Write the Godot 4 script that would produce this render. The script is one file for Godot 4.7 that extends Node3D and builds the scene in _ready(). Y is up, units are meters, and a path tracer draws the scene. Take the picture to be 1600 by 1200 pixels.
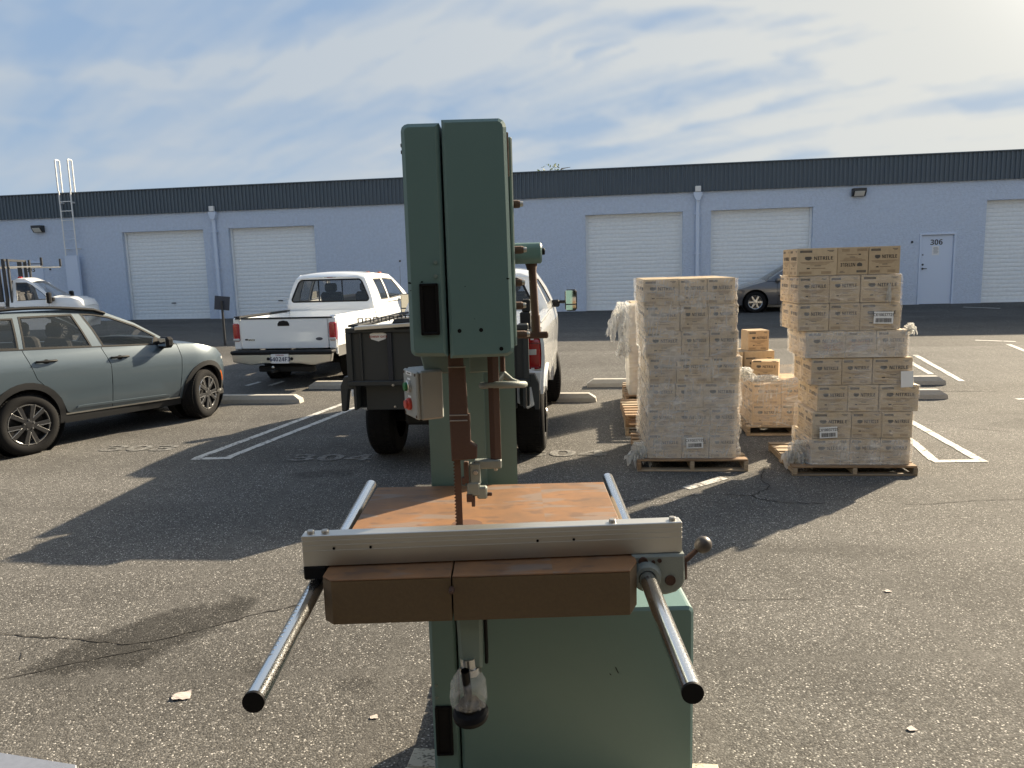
extends Node3D
# A green band saw on a pallet in a parking lot, pallets of cartons and parked vehicles, a pale blue warehouse behind.
# Axes: x to the right, y up, the camera looks down -z. Units are metres.

const WALL_YAW := 8.0            # the warehouse front is turned 8 degrees
const WALL_AT := Vector3(0, 0.55, -25.0)
const WALL_N := Vector3(-0.139173, 0, 0.990268)
const WALL_D := Vector3(0.990268, 0, 0.139173)

var rng := RandomNumberGenerator.new()
var used := {}
var mats := {}
var tex := {}
var font: SystemFont
var font_bold: SystemFont

# ------------------------------------------------------------------ mesh builder
class MB:
	var v := PackedVector3Array()
	var n := PackedVector3Array()
	var uv := PackedVector2Array()
	var uv2 := PackedVector2Array()
	var ix := PackedInt32Array()
	func vert(p: Vector3, nn: Vector3, t := Vector2.ZERO) -> int:
		v.append(p); n.append(nn); uv.append(t)
		return v.size() - 1
	func tri(a: Vector3, b: Vector3, c: Vector3) -> void:
		var nn := (b - a).cross(c - a)
		if nn.length_squared() < 1e-16: return
		nn = nn.normalized()
		var i := v.size()
		for p in [a, b, c]:
			vert(p, nn, flat_uv(p, nn))
		ix.append_array(PackedInt32Array([i, i + 2, i + 1]))
	func flat_uv(p: Vector3, nn: Vector3) -> Vector2:
		var a := nn.abs()
		if a.y >= a.x and a.y >= a.z: return Vector2(p.x, p.z)
		if a.z >= a.x: return Vector2(p.x, p.y)
		return Vector2(p.z, p.y)
	func quad(a: Vector3, b: Vector3, c: Vector3, d: Vector3) -> void:
		tri(a, b, c); tri(a, c, d)
	func fan(pts: Array, out: Vector3) -> void:
		var nn: Vector3 = (pts[1] - pts[0]).cross(pts[2] - pts[0])
		if nn.dot(out) < 0: pts.reverse()
		for i in range(1, pts.size() - 1): tri(pts[0], pts[i], pts[i + 1])
	# a box with chamfered edges; u of its texture runs along its longest side
	func box(c: Vector3, s: Vector3, b := 0.0, bs := Basis(), uo := Vector2.ZERO) -> void:
		var first := v.size()
		var h := s * 0.5
		b = minf(b, 0.45 * minf(s.x, minf(s.y, s.z)))
		for ax in 3:
			for sg in [-1.0, 1.0]:
				var o := [Vector2(-1, -1), Vector2(1, -1), Vector2(1, 1), Vector2(-1, 1)]
				var f := []
				for q in o:
					var p := Vector3.ZERO
					p[ax] = sg * h[ax]; p[(ax + 1) % 3] = q.x * (h[(ax + 1) % 3] - b); p[(ax + 2) % 3] = q.y * (h[(ax + 2) % 3] - b)
					f.append(p)
				var out := Vector3.ZERO
				out[ax] = sg
				fan(f, out)
		if b > 0:
			for ax in 3:
				var a1 := (ax + 1) % 3
				var a2 := (ax + 2) % 3
				for s1 in [-1.0, 1.0]:
					for s2 in [-1.0, 1.0]:
						var f := []
						for k in 4:
							var p := Vector3.ZERO
							p[ax] = (h[ax] - b) * (1.0 if k == 1 or k == 2 else -1.0)
							p[a1] = s1 * (h[a1] - (0.0 if k < 2 else b)); p[a2] = s2 * (h[a2] - (b if k < 2 else 0.0))
							f.append(p)
						var out := Vector3.ZERO
						out[a1] = s1; out[a2] = s2
						fan(f, out)
			for s0 in [-1.0, 1.0]:
				for s1 in [-1.0, 1.0]:
					for s2 in [-1.0, 1.0]:
						var w := Vector3(s0, s1, s2)
						fan([Vector3(h.x, h.y - b, h.z - b) * w, Vector3(h.x - b, h.y, h.z - b) * w, Vector3(h.x - b, h.y - b, h.z) * w], w)
		var lng := 0
		if s.y > s[lng]: lng = 1
		if s.z > s[lng]: lng = 2
		for i in range(first, v.size()):
			var p := v[i]
			var a := n[i].abs()
			var na := 0
			if a.y > a[na] : na = 1
			if a.z > a[na]: na = 2
			var u_ax := lng if lng != na else (na + 1) % 3
			var v_ax := 3 - na - u_ax
			uv[i] = Vector2(p[u_ax], p[v_ax] + 0.37 * na) + uo
			v[i] = bs * p + c
			n[i] = bs * n[i]
	static func area2(p: PackedVector2Array) -> float:
		var s := 0.0
		for i in p.size(): s += p[i].cross(p[(i + 1) % p.size()])
		return s * 0.5
	static func ccw(p: PackedVector2Array) -> PackedVector2Array:
		var q := p.duplicate()
		if area2(q) < 0: q.reverse()
		return q
	static func inset(p: PackedVector2Array, d: float) -> PackedVector2Array:
		var q := PackedVector2Array()
		for i in p.size():
			var a := (p[i] - p[(i + p.size() - 1) % p.size()]).normalized()
			var b := (p[(i + 1) % p.size()] - p[i]).normalized()
			var na := Vector2(-a.y, a.x)
			var nb := Vector2(-b.y, b.x)
			var m := (na + nb)
			m = m / maxf(0.35, m.length_squared()) * 2.0
			q.append(p[i] + m * d)
		return q
	# a polygon drawn in the xf's x-y plane and pulled along its z from d0 to d1
	func prism(poly: PackedVector2Array, d0: float, d1: float, xf := Transform3D(), bev := 0.0) -> void:
		var p := ccw(poly)
		var q := inset(p, bev) if bev > 0 else p
		var ids := Geometry2D.triangulate_polygon(q)
		for k in range(0, ids.size(), 3):
			var a := q[ids[k]]
			var b := q[ids[k + 1]]
			var c := q[ids[k + 2]]
			if (b - a).cross(c - a) < 0:
				var t := b
				b = c
				c = t
			tri(xf * Vector3(a.x, a.y, d1), xf * Vector3(b.x, b.y, d1), xf * Vector3(c.x, c.y, d1))
			tri(xf * Vector3(a.x, a.y, d0), xf * Vector3(c.x, c.y, d0), xf * Vector3(b.x, b.y, d0))
		for i in p.size():
			var j := (i + 1) % p.size()
			quad(xf * Vector3(p[i].x, p[i].y, d0 + bev), xf * Vector3(p[j].x, p[j].y, d0 + bev), xf * Vector3(p[j].x, p[j].y, d1 - bev), xf * Vector3(p[i].x, p[i].y, d1 - bev))
			if bev > 0:
				quad(xf * Vector3(p[i].x, p[i].y, d1 - bev), xf * Vector3(p[j].x, p[j].y, d1 - bev), xf * Vector3(q[j].x, q[j].y, d1), xf * Vector3(q[i].x, q[i].y, d1))
				quad(xf * Vector3(q[i].x, q[i].y, d0), xf * Vector3(q[j].x, q[j].y, d0), xf * Vector3(p[j].x, p[j].y, d0 + bev), xf * Vector3(p[i].x, p[i].y, d0 + bev))
	# a round bar along a line of points; r is one radius or one for each point
	func tube(pts: Array, r, seg := 10, caps := true) -> void:
		var rings := []
		var side := Vector3.ZERO
		for i in pts.size():
			var t: Vector3 = ((pts[mini(i + 1, pts.size() - 1)] as Vector3) - (pts[maxi(i - 1, 0)] as Vector3)).normalized()
			if i == 0:
				side = t.cross(Vector3.UP if absf(t.y) < 0.9 else Vector3.RIGHT).normalized()
			else:
				side = (side - t * side.dot(t)).normalized()
			var up := t.cross(side)
			var rad: float = r[i] if r is Array else r
			var ring := []
			for k in seg:
				var a := TAU * k / seg
				var d: Vector3 = side * cos(a) + up * sin(a)
				ring.append(vert((pts[i] as Vector3) + d * rad, d, Vector2(float(k) / seg, i)))
			rings.append(ring)
		for i in range(pts.size() - 1):
			for k in seg:
				var a: int = rings[i][k]
				var b: int = rings[i][(k + 1) % seg]
				var c: int = rings[i + 1][(k + 1) % seg]
				var d: int = rings[i + 1][k]
				ix.append_array(PackedInt32Array([a, c, b, a, d, c]))
		if caps:
			for e in [0, pts.size() - 1]:
				var f := []
				for k in seg: f.append(v[rings[e][k]])
				var out: Vector3 = (pts[0] - pts[1]) if e == 0 else (pts[-1] - pts[-2])
				fan(f, out)
	# a profile of (radius, height) turned about the xf's y axis
	func lathe(prof: Array, seg := 24, xf := Transform3D(), smooth := false) -> void:
		for i in range(prof.size() - 1):
			var a: Vector2 = prof[i]
			var b: Vector2 = prof[i + 1]
			if a.distance_to(b) < 1e-6: continue
			var na := Vector2(b.y - a.y, a.x - b.x).normalized()
			var nb := na
			if smooth:
				if i > 0:
					var z: Vector2 = prof[i - 1]
					na = (na + Vector2(a.y - z.y, z.x - a.x).normalized()).normalized()
				if i < prof.size() - 2:
					var z2: Vector2 = prof[i + 2]
					nb = (nb + Vector2(z2.y - b.y, b.x - z2.x).normalized()).normalized()
			var base := v.size()
			for k in seg + 1:
				var t := TAU * k / seg
				var d := Vector3(cos(t), 0, sin(t))
				vert(xf * (d * a.x + Vector3(0, a.y, 0)), (xf.basis * (d * na.x + Vector3(0, na.y, 0))).normalized(), Vector2(float(k) / seg, a.y))
				vert(xf * (d * b.x + Vector3(0, b.y, 0)), (xf.basis * (d * nb.x + Vector3(0, nb.y, 0))).normalized(), Vector2(float(k) / seg, b.y))
			for k in seg:
				var q := base + k * 2
				ix.append_array(PackedInt32Array([q, q + 2, q + 1, q + 1, q + 2, q + 3]))
	# a smooth sheet f(i, j)
	func sheet(nu: int, nv: int, f: Callable, flip := false) -> void:
		var base := v.size()
		var p := PackedVector3Array()
		for j in nv + 1:
			for i in nu + 1: p.append(f.call(float(i) / nu, float(j) / nv))
		for j in nv + 1:
			for i in nu + 1:
				var du := p[j * (nu + 1) + mini(i + 1, nu)] - p[j * (nu + 1) + maxi(i - 1, 0)]
				var dv := p[mini(j + 1, nv) * (nu + 1) + i] - p[maxi(j - 1, 0) * (nu + 1) + i]
				var nn := du.cross(dv).normalized()
				vert(p[j * (nu + 1) + i], -nn if flip else nn, Vector2(float(i) / nu, float(j) / nv))
		for j in nv:
			for i in nu:
				var a := base + j * (nu + 1) + i
				var b := a + 1
				var c := a + nu + 2
				var d := a + nu + 1
				if flip: ix.append_array(PackedInt32Array([a, b, c, a, c, d]))
				else: ix.append_array(PackedInt32Array([a, c, b, a, d, c]))
	# a sheet cut to a 2-D outline (with holes) and laid on the surface f; its edges turn inwards by thick
	func panel(poly: PackedVector2Array, holes: Array, cell: float, f: Callable, thick := 0.0, flip := false) -> void:
		var r := Rect2(poly[0], Vector2.ZERO)
		for p in poly: r = r.expand(p)
		var nx := int(ceil(r.size.x / cell))
		var ny := int(ceil(r.size.y / cell))
		var o := ccw(poly)
		for j in ny:
			for i in nx:
				var a := r.position + Vector2(i, j) * cell
				var b := a + Vector2(cell, cell)
				var sq := PackedVector2Array([a, Vector2(b.x, a.y), b, Vector2(a.x, b.y)])
				var parts := Geometry2D.intersect_polygons(sq, o)
				for hl in holes:
					var nxt := []
					for q in parts: nxt.append_array(Geometry2D.clip_polygons(q, ccw(hl)))
					parts.assign(nxt)
				for q0 in parts:
					var q := ccw(q0)
					if area2(q) < 1e-8: continue
					var ids := Geometry2D.triangulate_polygon(q)
					var base := v.size()
					for p in q:
						vert(f.call(p), nrm(f, p, flip), p)
					for k in range(0, ids.size(), 3):
						var i0 := ids[k]
						var i1 := ids[k + 1]
						var i2 := ids[k + 2]
						var cw := (q[i1] - q[i0]).cross(q[i2] - q[i0]) < 0
						if cw != flip: ix.append_array(PackedInt32Array([base + i0, base + i1, base + i2]))
						else: ix.append_array(PackedInt32Array([base + i0, base + i2, base + i1]))
		if thick != 0.0:
			var loops := [o]
			for hl in holes:
				var q := ccw(hl)
				q.reverse()
				loops.append(q)
			for lp in loops:
				for i in lp.size():
					var a: Vector2 = lp[i]
					var b: Vector2 = lp[(i + 1) % lp.size()]
					var steps := maxi(1, int(a.distance_to(b) / cell))
					for k in steps:
						var p0 := a.lerp(b, float(k) / steps)
						var p1 := a.lerp(b, float(k + 1) / steps)
						var mid := (p0 + p1) * 0.5
						var hidden := false
						for other in loops:
							if other == lp: continue
							var inside := Geometry2D.is_point_in_polygon(mid, other)
							if (other == o) != inside: hidden = true
						if hidden: continue
						var w0: Vector3 = f.call(p0)
						var w1: Vector3 = f.call(p1)
						var i0: Vector3 = w0 - nrm(f, p0, flip) * thick
						var i1: Vector3 = w1 - nrm(f, p1, flip) * thick
						if flip: quad(w0, w1, i1, i0)
						else: quad(w0, i0, i1, w1)
	func nrm(f: Callable, p: Vector2, flip: bool) -> Vector3:
		var e := 0.004
		var c: Vector3 = f.call(p)
		var dx: Vector3 = f.call(p + Vector2(e, 0)) - c
		var dy: Vector3 = f.call(p + Vector2(0, e)) - c
		var nn := dx.cross(dy).normalized()
		return -nn if flip else nn
	func add(o: MB, xf := Transform3D()) -> void:
		var base := v.size()
		for i in o.v.size():
			vert(xf * o.v[i], (xf.basis * o.n[i]).normalized(), o.uv[i])
		for k in o.ix: ix.append(k + base)
	func moved(xf: Transform3D) -> MB:
		var b := xf.basis.orthonormalized()
		for i in v.size():
			v[i] = xf * v[i]
			n[i] = b * n[i]
		return self
	func mesh(m: Material) -> ArrayMesh:
		var a := []
		a.resize(Mesh.ARRAY_MAX)
		a[Mesh.ARRAY_VERTEX] = v; a[Mesh.ARRAY_NORMAL] = n; a[Mesh.ARRAY_TEX_UV] = uv; a[Mesh.ARRAY_INDEX] = ix
		if uv2.size() == v.size(): a[Mesh.ARRAY_TEX_UV2] = uv2
		var am := ArrayMesh.new()
		am.add_surface_from_arrays(Mesh.PRIMITIVE_TRIANGLES, a)
		am.surface_set_material(0, m)
		return am

# ------------------------------------------------------------------ naming and adding
func numbered(called: String) -> String:
	var k: int = used.get(called, 0)
	used[called] = k + 1
	return called if k == 0 else "%s_%03d" % [called, k]
func tag(o: Node, label: String, category: String, group := "") -> Node:
	o.set_meta("label", label); o.set_meta("category", category)
	if group != "": o.set_meta("group", group)
	return o
func thing(called: String, label: String, category: String, at := Vector3.ZERO, turn := 0.0, group := "") -> Node3D:
	var o := Node3D.new()
	o.name = numbered(called)
	add_child(o)
	o.position = at
	o.rotation_degrees.y = turn
	tag(o, label, category, group)
	return o
func part(called: String, parent: Node3D, at := Vector3.ZERO) -> Node3D:
	var o := Node3D.new()
	o.name = called
	parent.add_child(o, true)
	o.position = at
	return o
func put(called: String, mesh: Mesh, parent: Node3D, xf := Transform3D()) -> MeshInstance3D:
	var o := MeshInstance3D.new()
	o.name = called
	o.mesh = mesh
	o.transform = xf
	parent.add_child(o, true)
	return o
func obj(called: String, mb: MB, m: Material, parent: Node3D) -> MeshInstance3D:
	return put(called, mb.mesh(m), parent)
# the same for a shape drawn in world coordinates
func objw(called: String, mb: MB, m: Material, parent: Node3D) -> MeshInstance3D:
	return put(called, mb.moved(parent.global_transform.affine_inverse()).mesh(m), parent)
func single(called: String, mb: MB, m: Material, label: String, category: String, group := "", at := Vector3.ZERO) -> MeshInstance3D:
	var o := MeshInstance3D.new()
	o.name = numbered(called)
	o.mesh = mb.moved(Transform3D(Basis(), -at)).mesh(m)
	add_child(o)
	o.position = at
	tag(o, label, category, group)
	return o
func struct(called: String, mb: MB, m: Material, parent: Node3D = self) -> MeshInstance3D:
	var o := MeshInstance3D.new()
	o.name = numbered(called) if parent == self else called
	o.mesh = mb.mesh(m)
	parent.add_child(o, true)
	if parent == self: o.set_meta("kind", "structure")
	return o
func P2(a: Array) -> PackedVector2Array:
	var r := PackedVector2Array()
	for i in range(0, a.size(), 2): r.append(Vector2(a[i], a[i + 1]))
	return r
func rect2(x0: float, y0: float, x1: float, y1: float) -> PackedVector2Array:
	return P2([x0, y0, x1, y0, x1, y1, x0, y1])
func circle2(c: Vector2, r: float, seg := 24) -> PackedVector2Array:
	var p := PackedVector2Array()
	for k in seg: p.append(c + Vector2.from_angle(TAU * k / seg) * r)
	return p
func round_rect(x0: float, y0: float, x1: float, y1: float, r: float, seg := 4) -> PackedVector2Array:
	var p := PackedVector2Array()
	for k in 4:
		var c := Vector2([x1 - r, x0 + r, x0 + r, x1 - r][k], [y1 - r, y1 - r, y0 + r, y0 + r][k])
		for j in seg + 1: p.append(c + Vector2.from_angle(PI / 2 * (k + float(j) / seg)) * r)
	return p
# height of the lot: level near by, rising gently to the warehouse
func lot(p: Vector3) -> float:
	var d := (p - WALL_AT).dot(WALL_N)
	return 0.55 * clampf(1.0 - d / 13.0, 0.0, 1.0)
func letters(s: String, height: float, depth := 0.001, bold := true) -> MB:
	var t := TextMesh.new()
	t.text = s
	t.font = font_bold if bold else font
	t.font_size = 64
	t.pixel_size = height / 46.0
	t.depth = depth
	t.curve_step = 4.0
	var a := t.get_mesh_arrays()
	var m := MB.new()
	if a.size() == 0: return m
	m.v = a[Mesh.ARRAY_VERTEX]; m.n = a[Mesh.ARRAY_NORMAL]
	for q in m.v: m.uv.append(Vector2.ZERO)
	m.ix = a[Mesh.ARRAY_INDEX]
	return m

# ------------------------------------------------------------------ materials
func mk(key: String, c: Color, rough := 0.6, metal := 0.0, o := {}) -> StandardMaterial3D:
	if mats.has(key): return mats[key]
	var m := StandardMaterial3D.new()
	m.resource_name = key
	m.albedo_color = Color(c.r, c.g, c.b).linear_to_srgb()
	m.roughness = rough
	m.metallic = metal
	if o.has("alpha"):
		m.transparency = BaseMaterial3D.TRANSPARENCY_ALPHA
		m.albedo_color.a = o.alpha
	if o.has("spec"): m.metallic_specular = o.spec
	if o.has("coat"):
		m.clearcoat_enabled = true; m.clearcoat = o.coat; m.clearcoat_roughness = o.get("coat_rough", 0.05)
	if o.has("map"): m.albedo_texture = tex[o.map]
	if o.has("blend"): m.transparency = BaseMaterial3D.TRANSPARENCY_ALPHA
	if o.has("rmap"):
		m.roughness_texture = tex[o.rmap]
	if o.has("bump"):
		m.heightmap_enabled = true; m.heightmap_texture = tex[o.bump]; m.heightmap_scale = o.get("bump_cm", 0.2)
	if o.has("normal"):
		m.normal_enabled = true; m.normal_texture = tex[o.normal]; m.normal_scale = o.get("normal_scale", 1.0)
	if o.has("tri"):
		m.uv1_triplanar = true; m.uv1_world_triplanar = o.get("world", false)
		m.uv1_scale = Vector3.ONE * float(o.tri)
	elif o.has("scale"): m.uv1_scale = o.scale
	if o.has("backlight"):
		m.backlight_enabled = true; m.backlight = o.backlight
	if o.has("emit"):
		m.emission_enabled = true; m.emission = o.emit; m.emission_energy_multiplier = o.get("emit_energy", 1.0)
	if o.has("vc"): m.vertex_color_use_as_albedo = true
	mats[key] = m
	return m
func noise(seed_: int, freq: float, oct := 4, kind := FastNoiseLite.TYPE_SIMPLEX_SMOOTH) -> FastNoiseLite:
	var f := FastNoiseLite.new()
	f.seed = seed_; f.frequency = freq; f.noise_type = kind
	f.fractal_type = FastNoiseLite.FRACTAL_FBM if oct > 1 else FastNoiseLite.FRACTAL_NONE
	f.fractal_octaves = oct
	return f
func bytes_of(f: FastNoiseLite, size: int) -> PackedByteArray:
	return f.get_seamless_image(size, size).get_data()
func grey_tex(key: String, f: FastNoiseLite, size: int) -> void:
	var img := f.get_seamless_image(size, size)
	img.convert(Image.FORMAT_RGB8)
	tex[key] = ImageTexture.create_from_image(img)
func rgb_tex(key: String, size: int, f: Callable) -> void:
	var d := PackedByteArray()
	d.resize(size * size * 3)
	for i in size * size:
		var c: Color = f.call(i)
		c = c.linear_to_srgb()
		d[i * 3] = int(clampf(c.r, 0, 1) * 255); d[i * 3 + 1] = int(clampf(c.g, 0, 1) * 255); d[i * 3 + 2] = int(clampf(c.b, 0, 1) * 255)
	tex[key] = ImageTexture.create_from_image(Image.create_from_data(size, size, false, Image.FORMAT_RGB8, d))

func make_textures() -> void:
	# asphalt: stones of different greys in a dark binder
	var cells := noise(3, 0.19, 1, FastNoiseLite.TYPE_CELLULAR)
	cells.cellular_return_type = FastNoiseLite.RETURN_CELL_VALUE
	var stones := bytes_of(cells, 1024)
	cells.cellular_return_type = FastNoiseLite.RETURN_DISTANCE
	var gaps := bytes_of(cells, 1024)
	var fine := bytes_of(noise(8, 0.35, 2), 1024)
	var soft := bytes_of(noise(9, 0.012, 3), 1024)
	rgb_tex("asphalt", 1024, func(i: int):
		var s := stones[i] / 255.0
		var g := gaps[i] / 255.0
		var k := 0.152 + 0.062 * (fine[i] / 255.0 - 0.5) + 0.03 * (soft[i] / 255.0 - 0.5)
		if s > 0.972 and g < 0.55: k = 0.62
		elif s > 0.87: k += 0.62 * (s - 0.55) * clampf(1.3 - 2.2 * g, 0, 1)
		elif s > 0.55: k += 0.10 * (s - 0.5)
		else: k *= 0.55 + 0.7 * s
		k *= 1.0 - 0.45 * clampf(g - 0.35, 0, 1)
		var w := fmod(s * 37.0, 1.0)
		return Color(k * (1.01 + 0.05 * w), k * (0.99 + 0.02 * w), k * (0.955 - 0.02 * w)))
	var rough := PackedByteArray()
	rough.resize(1024 * 1024)
	for i in 1024 * 1024: rough[i] = clampi(int(210 - gaps[i] * 0.75 + (fine[i] - 128) * 0.25), 0, 255)
	var im := Image.create_from_data(1024, 1024, false, Image.FORMAT_L8, rough)
	im.convert(Image.FORMAT_RGB8)
	tex["asphalt_height"] = ImageTexture.create_from_image(im)
	# the lot as a whole: worn lanes, dust along the drainage line, oil stains (multiplies the asphalt)
	var n1 := noise(21, 0.10, 4)
	var n2 := noise(22, 0.55, 4)
	var n3 := noise(23, 1.7, 3)
	var spots := [[-2.06, -4.02, 0.60, 0.27, 0.72, 0.50], [-0.83, -3.45, 0.10, 0.09, 0.0, 0.3], [-1.32, -3.62, 0.09, 0.07, 0.3, 0.26], [-1.9, -7.4, 0.35, 0.14, 0.1, 0.3], [0.2, -6.6, 0.6, 0.2, 0.2, 0.25], [2.2, -5.0, 0.5, 0.15, -0.2, 0.16], [4.6, -4.0, 0.8, 0.22, 0.3, 0.16], [-5.4, -6.6, 0.9, 0.2, 0.1, 0.2], [6.5, -8.8, 1.2, 0.3, 0.1, 0.22], [-7.6, -7.8, 0.8, 0.3, 0.4, 0.2]]
	var size := 1024
	var span := 48.0
	rgb_tex("lot", size, func(i: int):
		var x := (float(i % size) / size) * span - 24.0
		var z := (float(i / size) / size) * span - 38.0
		var p := Vector3(x, 0, z)
		var d := (p - WALL_AT).dot(WALL_N)
		var along := (p - WALL_AT).dot(WALL_D)
		var a := n1.get_noise_2d(x, z)
		var b := n2.get_noise_2d(along * 0.35, d * 1.6)
		var k := 0.70 + 0.16 * a + 0.15 * b + 0.07 * n3.get_noise_2d(x, z)
		# pale dust washed along the drainage line
		var dust := clampf(1.0 - absf(d - 12.9 + 0.5 * a) / 2.1, 0, 1) * (0.75 + 0.6 * n2.get_noise_2d(along * 0.5 + 40.0, d * 2.0))
		# the newer, darker lane along the warehouse
		var lane := clampf((8.6 + 0.15 * a - d) * 6.0, 0, 1)
		k *= 1.0 - 0.2 * lane
		for s in spots:
			var q := Vector2(x - s[0], z - s[1]).rotated(s[4])
			var r := Vector2(q.x / s[2], q.y / s[3]).length() + 0.35 * n3.get_noise_2d(x * 1.6 + 7.0, z * 1.6) + 0.15 * n3.get_noise_2d(x * 6.0, z * 6.0)
			k *= 1.0 - float(s[5]) * clampf((1.0 - r) * 7.0, 0, 1)
		var t := clampf(dust, 0, 1)
		return Color(k + 0.09 * t, k + 0.075 * t, k + 0.05 * t))
	# painted block wall
	var wh := noise(31, 0.05, 4)
	var wim := Image.create(512, 512, false, Image.FORMAT_L8)
	for y in 512:
		for x in 512:
			var t := 0.5 + 0.45 * wh.get_noise_2d(x * 0.55, y * 1.5) + 0.30 * minf(0.0, wh.get_noise_2d(x * 0.8 + 700.0, y * 2.2) + 0.28) * 3.0
			wim.set_pixel(x, y, Color(t, t, t))
	wim.convert(Image.FORMAT_RGB8)
	tex["wall_height"] = ImageTexture.create_from_image(wim)
	var wn := bytes_of(noise(32, 0.02, 5), 512)
	rgb_tex("wall_tone", 512, func(i: int):
		var k := 0.93 + 0.14 * (wn[i] / 255.0 - 0.5)
		return Color(k, k, k))
	grey_tex("grain", noise(41, 0.06, 4), 256)
	grey_tex("fine_grain", noise(42, 0.22, 3), 256)
	# sawn wood, grain along u
	var wood := noise(51, 0.02, 5)
	rgb_tex("wood", 512, func(i: int):
		var x := float(i % 512)
		var y := float(i / 512)
		var s := wood.get_noise_2d(x * 0.35, y * 6.0)
		var f := wood.get_noise_2d(x * 1.4 + 900.0, y * 18.0)
		var k := 0.30 + 0.16 * s + 0.10 * f
		return Color(k * 1.12, k * 0.87, k * 0.60))
	# worn and flaking paint
	var ch := bytes_of(noise(61, 0.05, 5), 512)
	var ch2 := bytes_of(noise(62, 0.012, 3), 512)
	rgb_tex("worn_paint", 512, func(i: int):
		var t := clampf((ch[i] * 0.7 + ch2[i] * 0.5 - 96.0) / 40.0, 0.0, 1.0)
		var k := lerpf(0.14, 0.50, t)
		return Color(k, k * 0.985, k * 0.94))
	rgb_tex("faint_paint", 512, func(i: int):
		var t := clampf((ch[i] * 0.8 + ch2[i] * 0.5 - 150.0) / 45.0, 0.0, 1.0)
		var k := lerpf(0.095, 0.20, t)
		return Color(k, k * 0.985, k * 0.94))
	# flash rust on the cast table: orange bloom, brown patches, streaks of bare grey iron
	var r1 := noise(71, 0.012, 4)
	var r2 := noise(72, 0.05, 4)
	var r3 := noise(73, 0.009, 3)
	rgb_tex("rust", 512, func(i: int):
		var x := float(i % 512)
		var y := float(i / 512)
		var o := clampf(0.5 + 0.9 * r1.get_noise_2d(x, y) + 0.3 * r2.get_noise_2d(x, y), 0, 1)
		var c := Color(0.165, 0.092, 0.050).lerp(Color(0.232, 0.118, 0.054), o)
		var grey := clampf((r3.get_noise_2d(x * 0.7 + 300.0, y * 2.6) - 0.12) * 2.6, 0, 0.55)
		c = c.lerp(Color(0.17, 0.155, 0.145), grey)
		var dark := clampf((r1.get_noise_2d(x * 1.5 - 500.0, y * 3.2) - 0.24) * 2.2, 0, 0.5)
		return c.lerp(Color(0.085, 0.06, 0.05), dark))
	var cb := bytes_of(noise(81, 0.03, 4), 256)
	rgb_tex("card", 256, func(i: int):
		var k := 0.94 + 0.16 * (cb[i] / 255.0 - 0.5)
		return Color(k, k, k))
	# stretch film: long creases
	var film := noise(91, 0.02, 4)
	film.fractal_type = FastNoiseLite.FRACTAL_RIDGED
	var fi := Image.create(512, 512, false, Image.FORMAT_L8)
	for y in 512:
		for x in 512:
			var t := film.get_noise_2d(x * 0.5 + y * 0.15, y * 2.2 - x * 0.2)
			fi.set_pixel(x, y, Color.from_hsv(0, 0, clampf(0.5 + 0.5 * t, 0, 1)))
	fi.convert(Image.FORMAT_RGB8)
	tex["film_height"] = ImageTexture.create_from_image(fi)
	# how much film lies in front: single sheets are clear, creases and overlaps are milky
	var soft_n := noise(93, 0.01, 3)
	for kind in 2:
		var fa := Image.create(512, 512, false, Image.FORMAT_RGBA8)
		for y in 512:
			for x in 512:
				var t := 0.0
				if kind == 0: t = film.get_noise_2d(x * 0.30 + y * 0.25, y * 2.6 - x * 0.35 + 50.0)
				else: t = maxf(film.get_noise_2d(x * 2.4 + 0.35 * y, y * 0.22 + 70.0), film.get_noise_2d(x * 0.2, y * 1.1 + 300.0))
				var s := soft_n.get_noise_2d(x, y * 1.4 + kind * 900.0)
				var al := (0.03 if kind == 0 else 0.07) + (0.12 if kind == 0 else 0.19) * clampf(0.4 + 1.5 * s, 0, 1) + (0.26 if kind == 0 else 0.24) * pow(clampf(0.5 + 0.55 * t, 0, 1), 4.0)
				fa.set_pixel(x, y, Color(1, 1, 1, clampf(al, 0, 0.75)))
		tex[["film_creases", "film_ripples"][kind]] = ImageTexture.create_from_image(fa)
	print("textures ", Time.get_ticks_msec())

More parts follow.
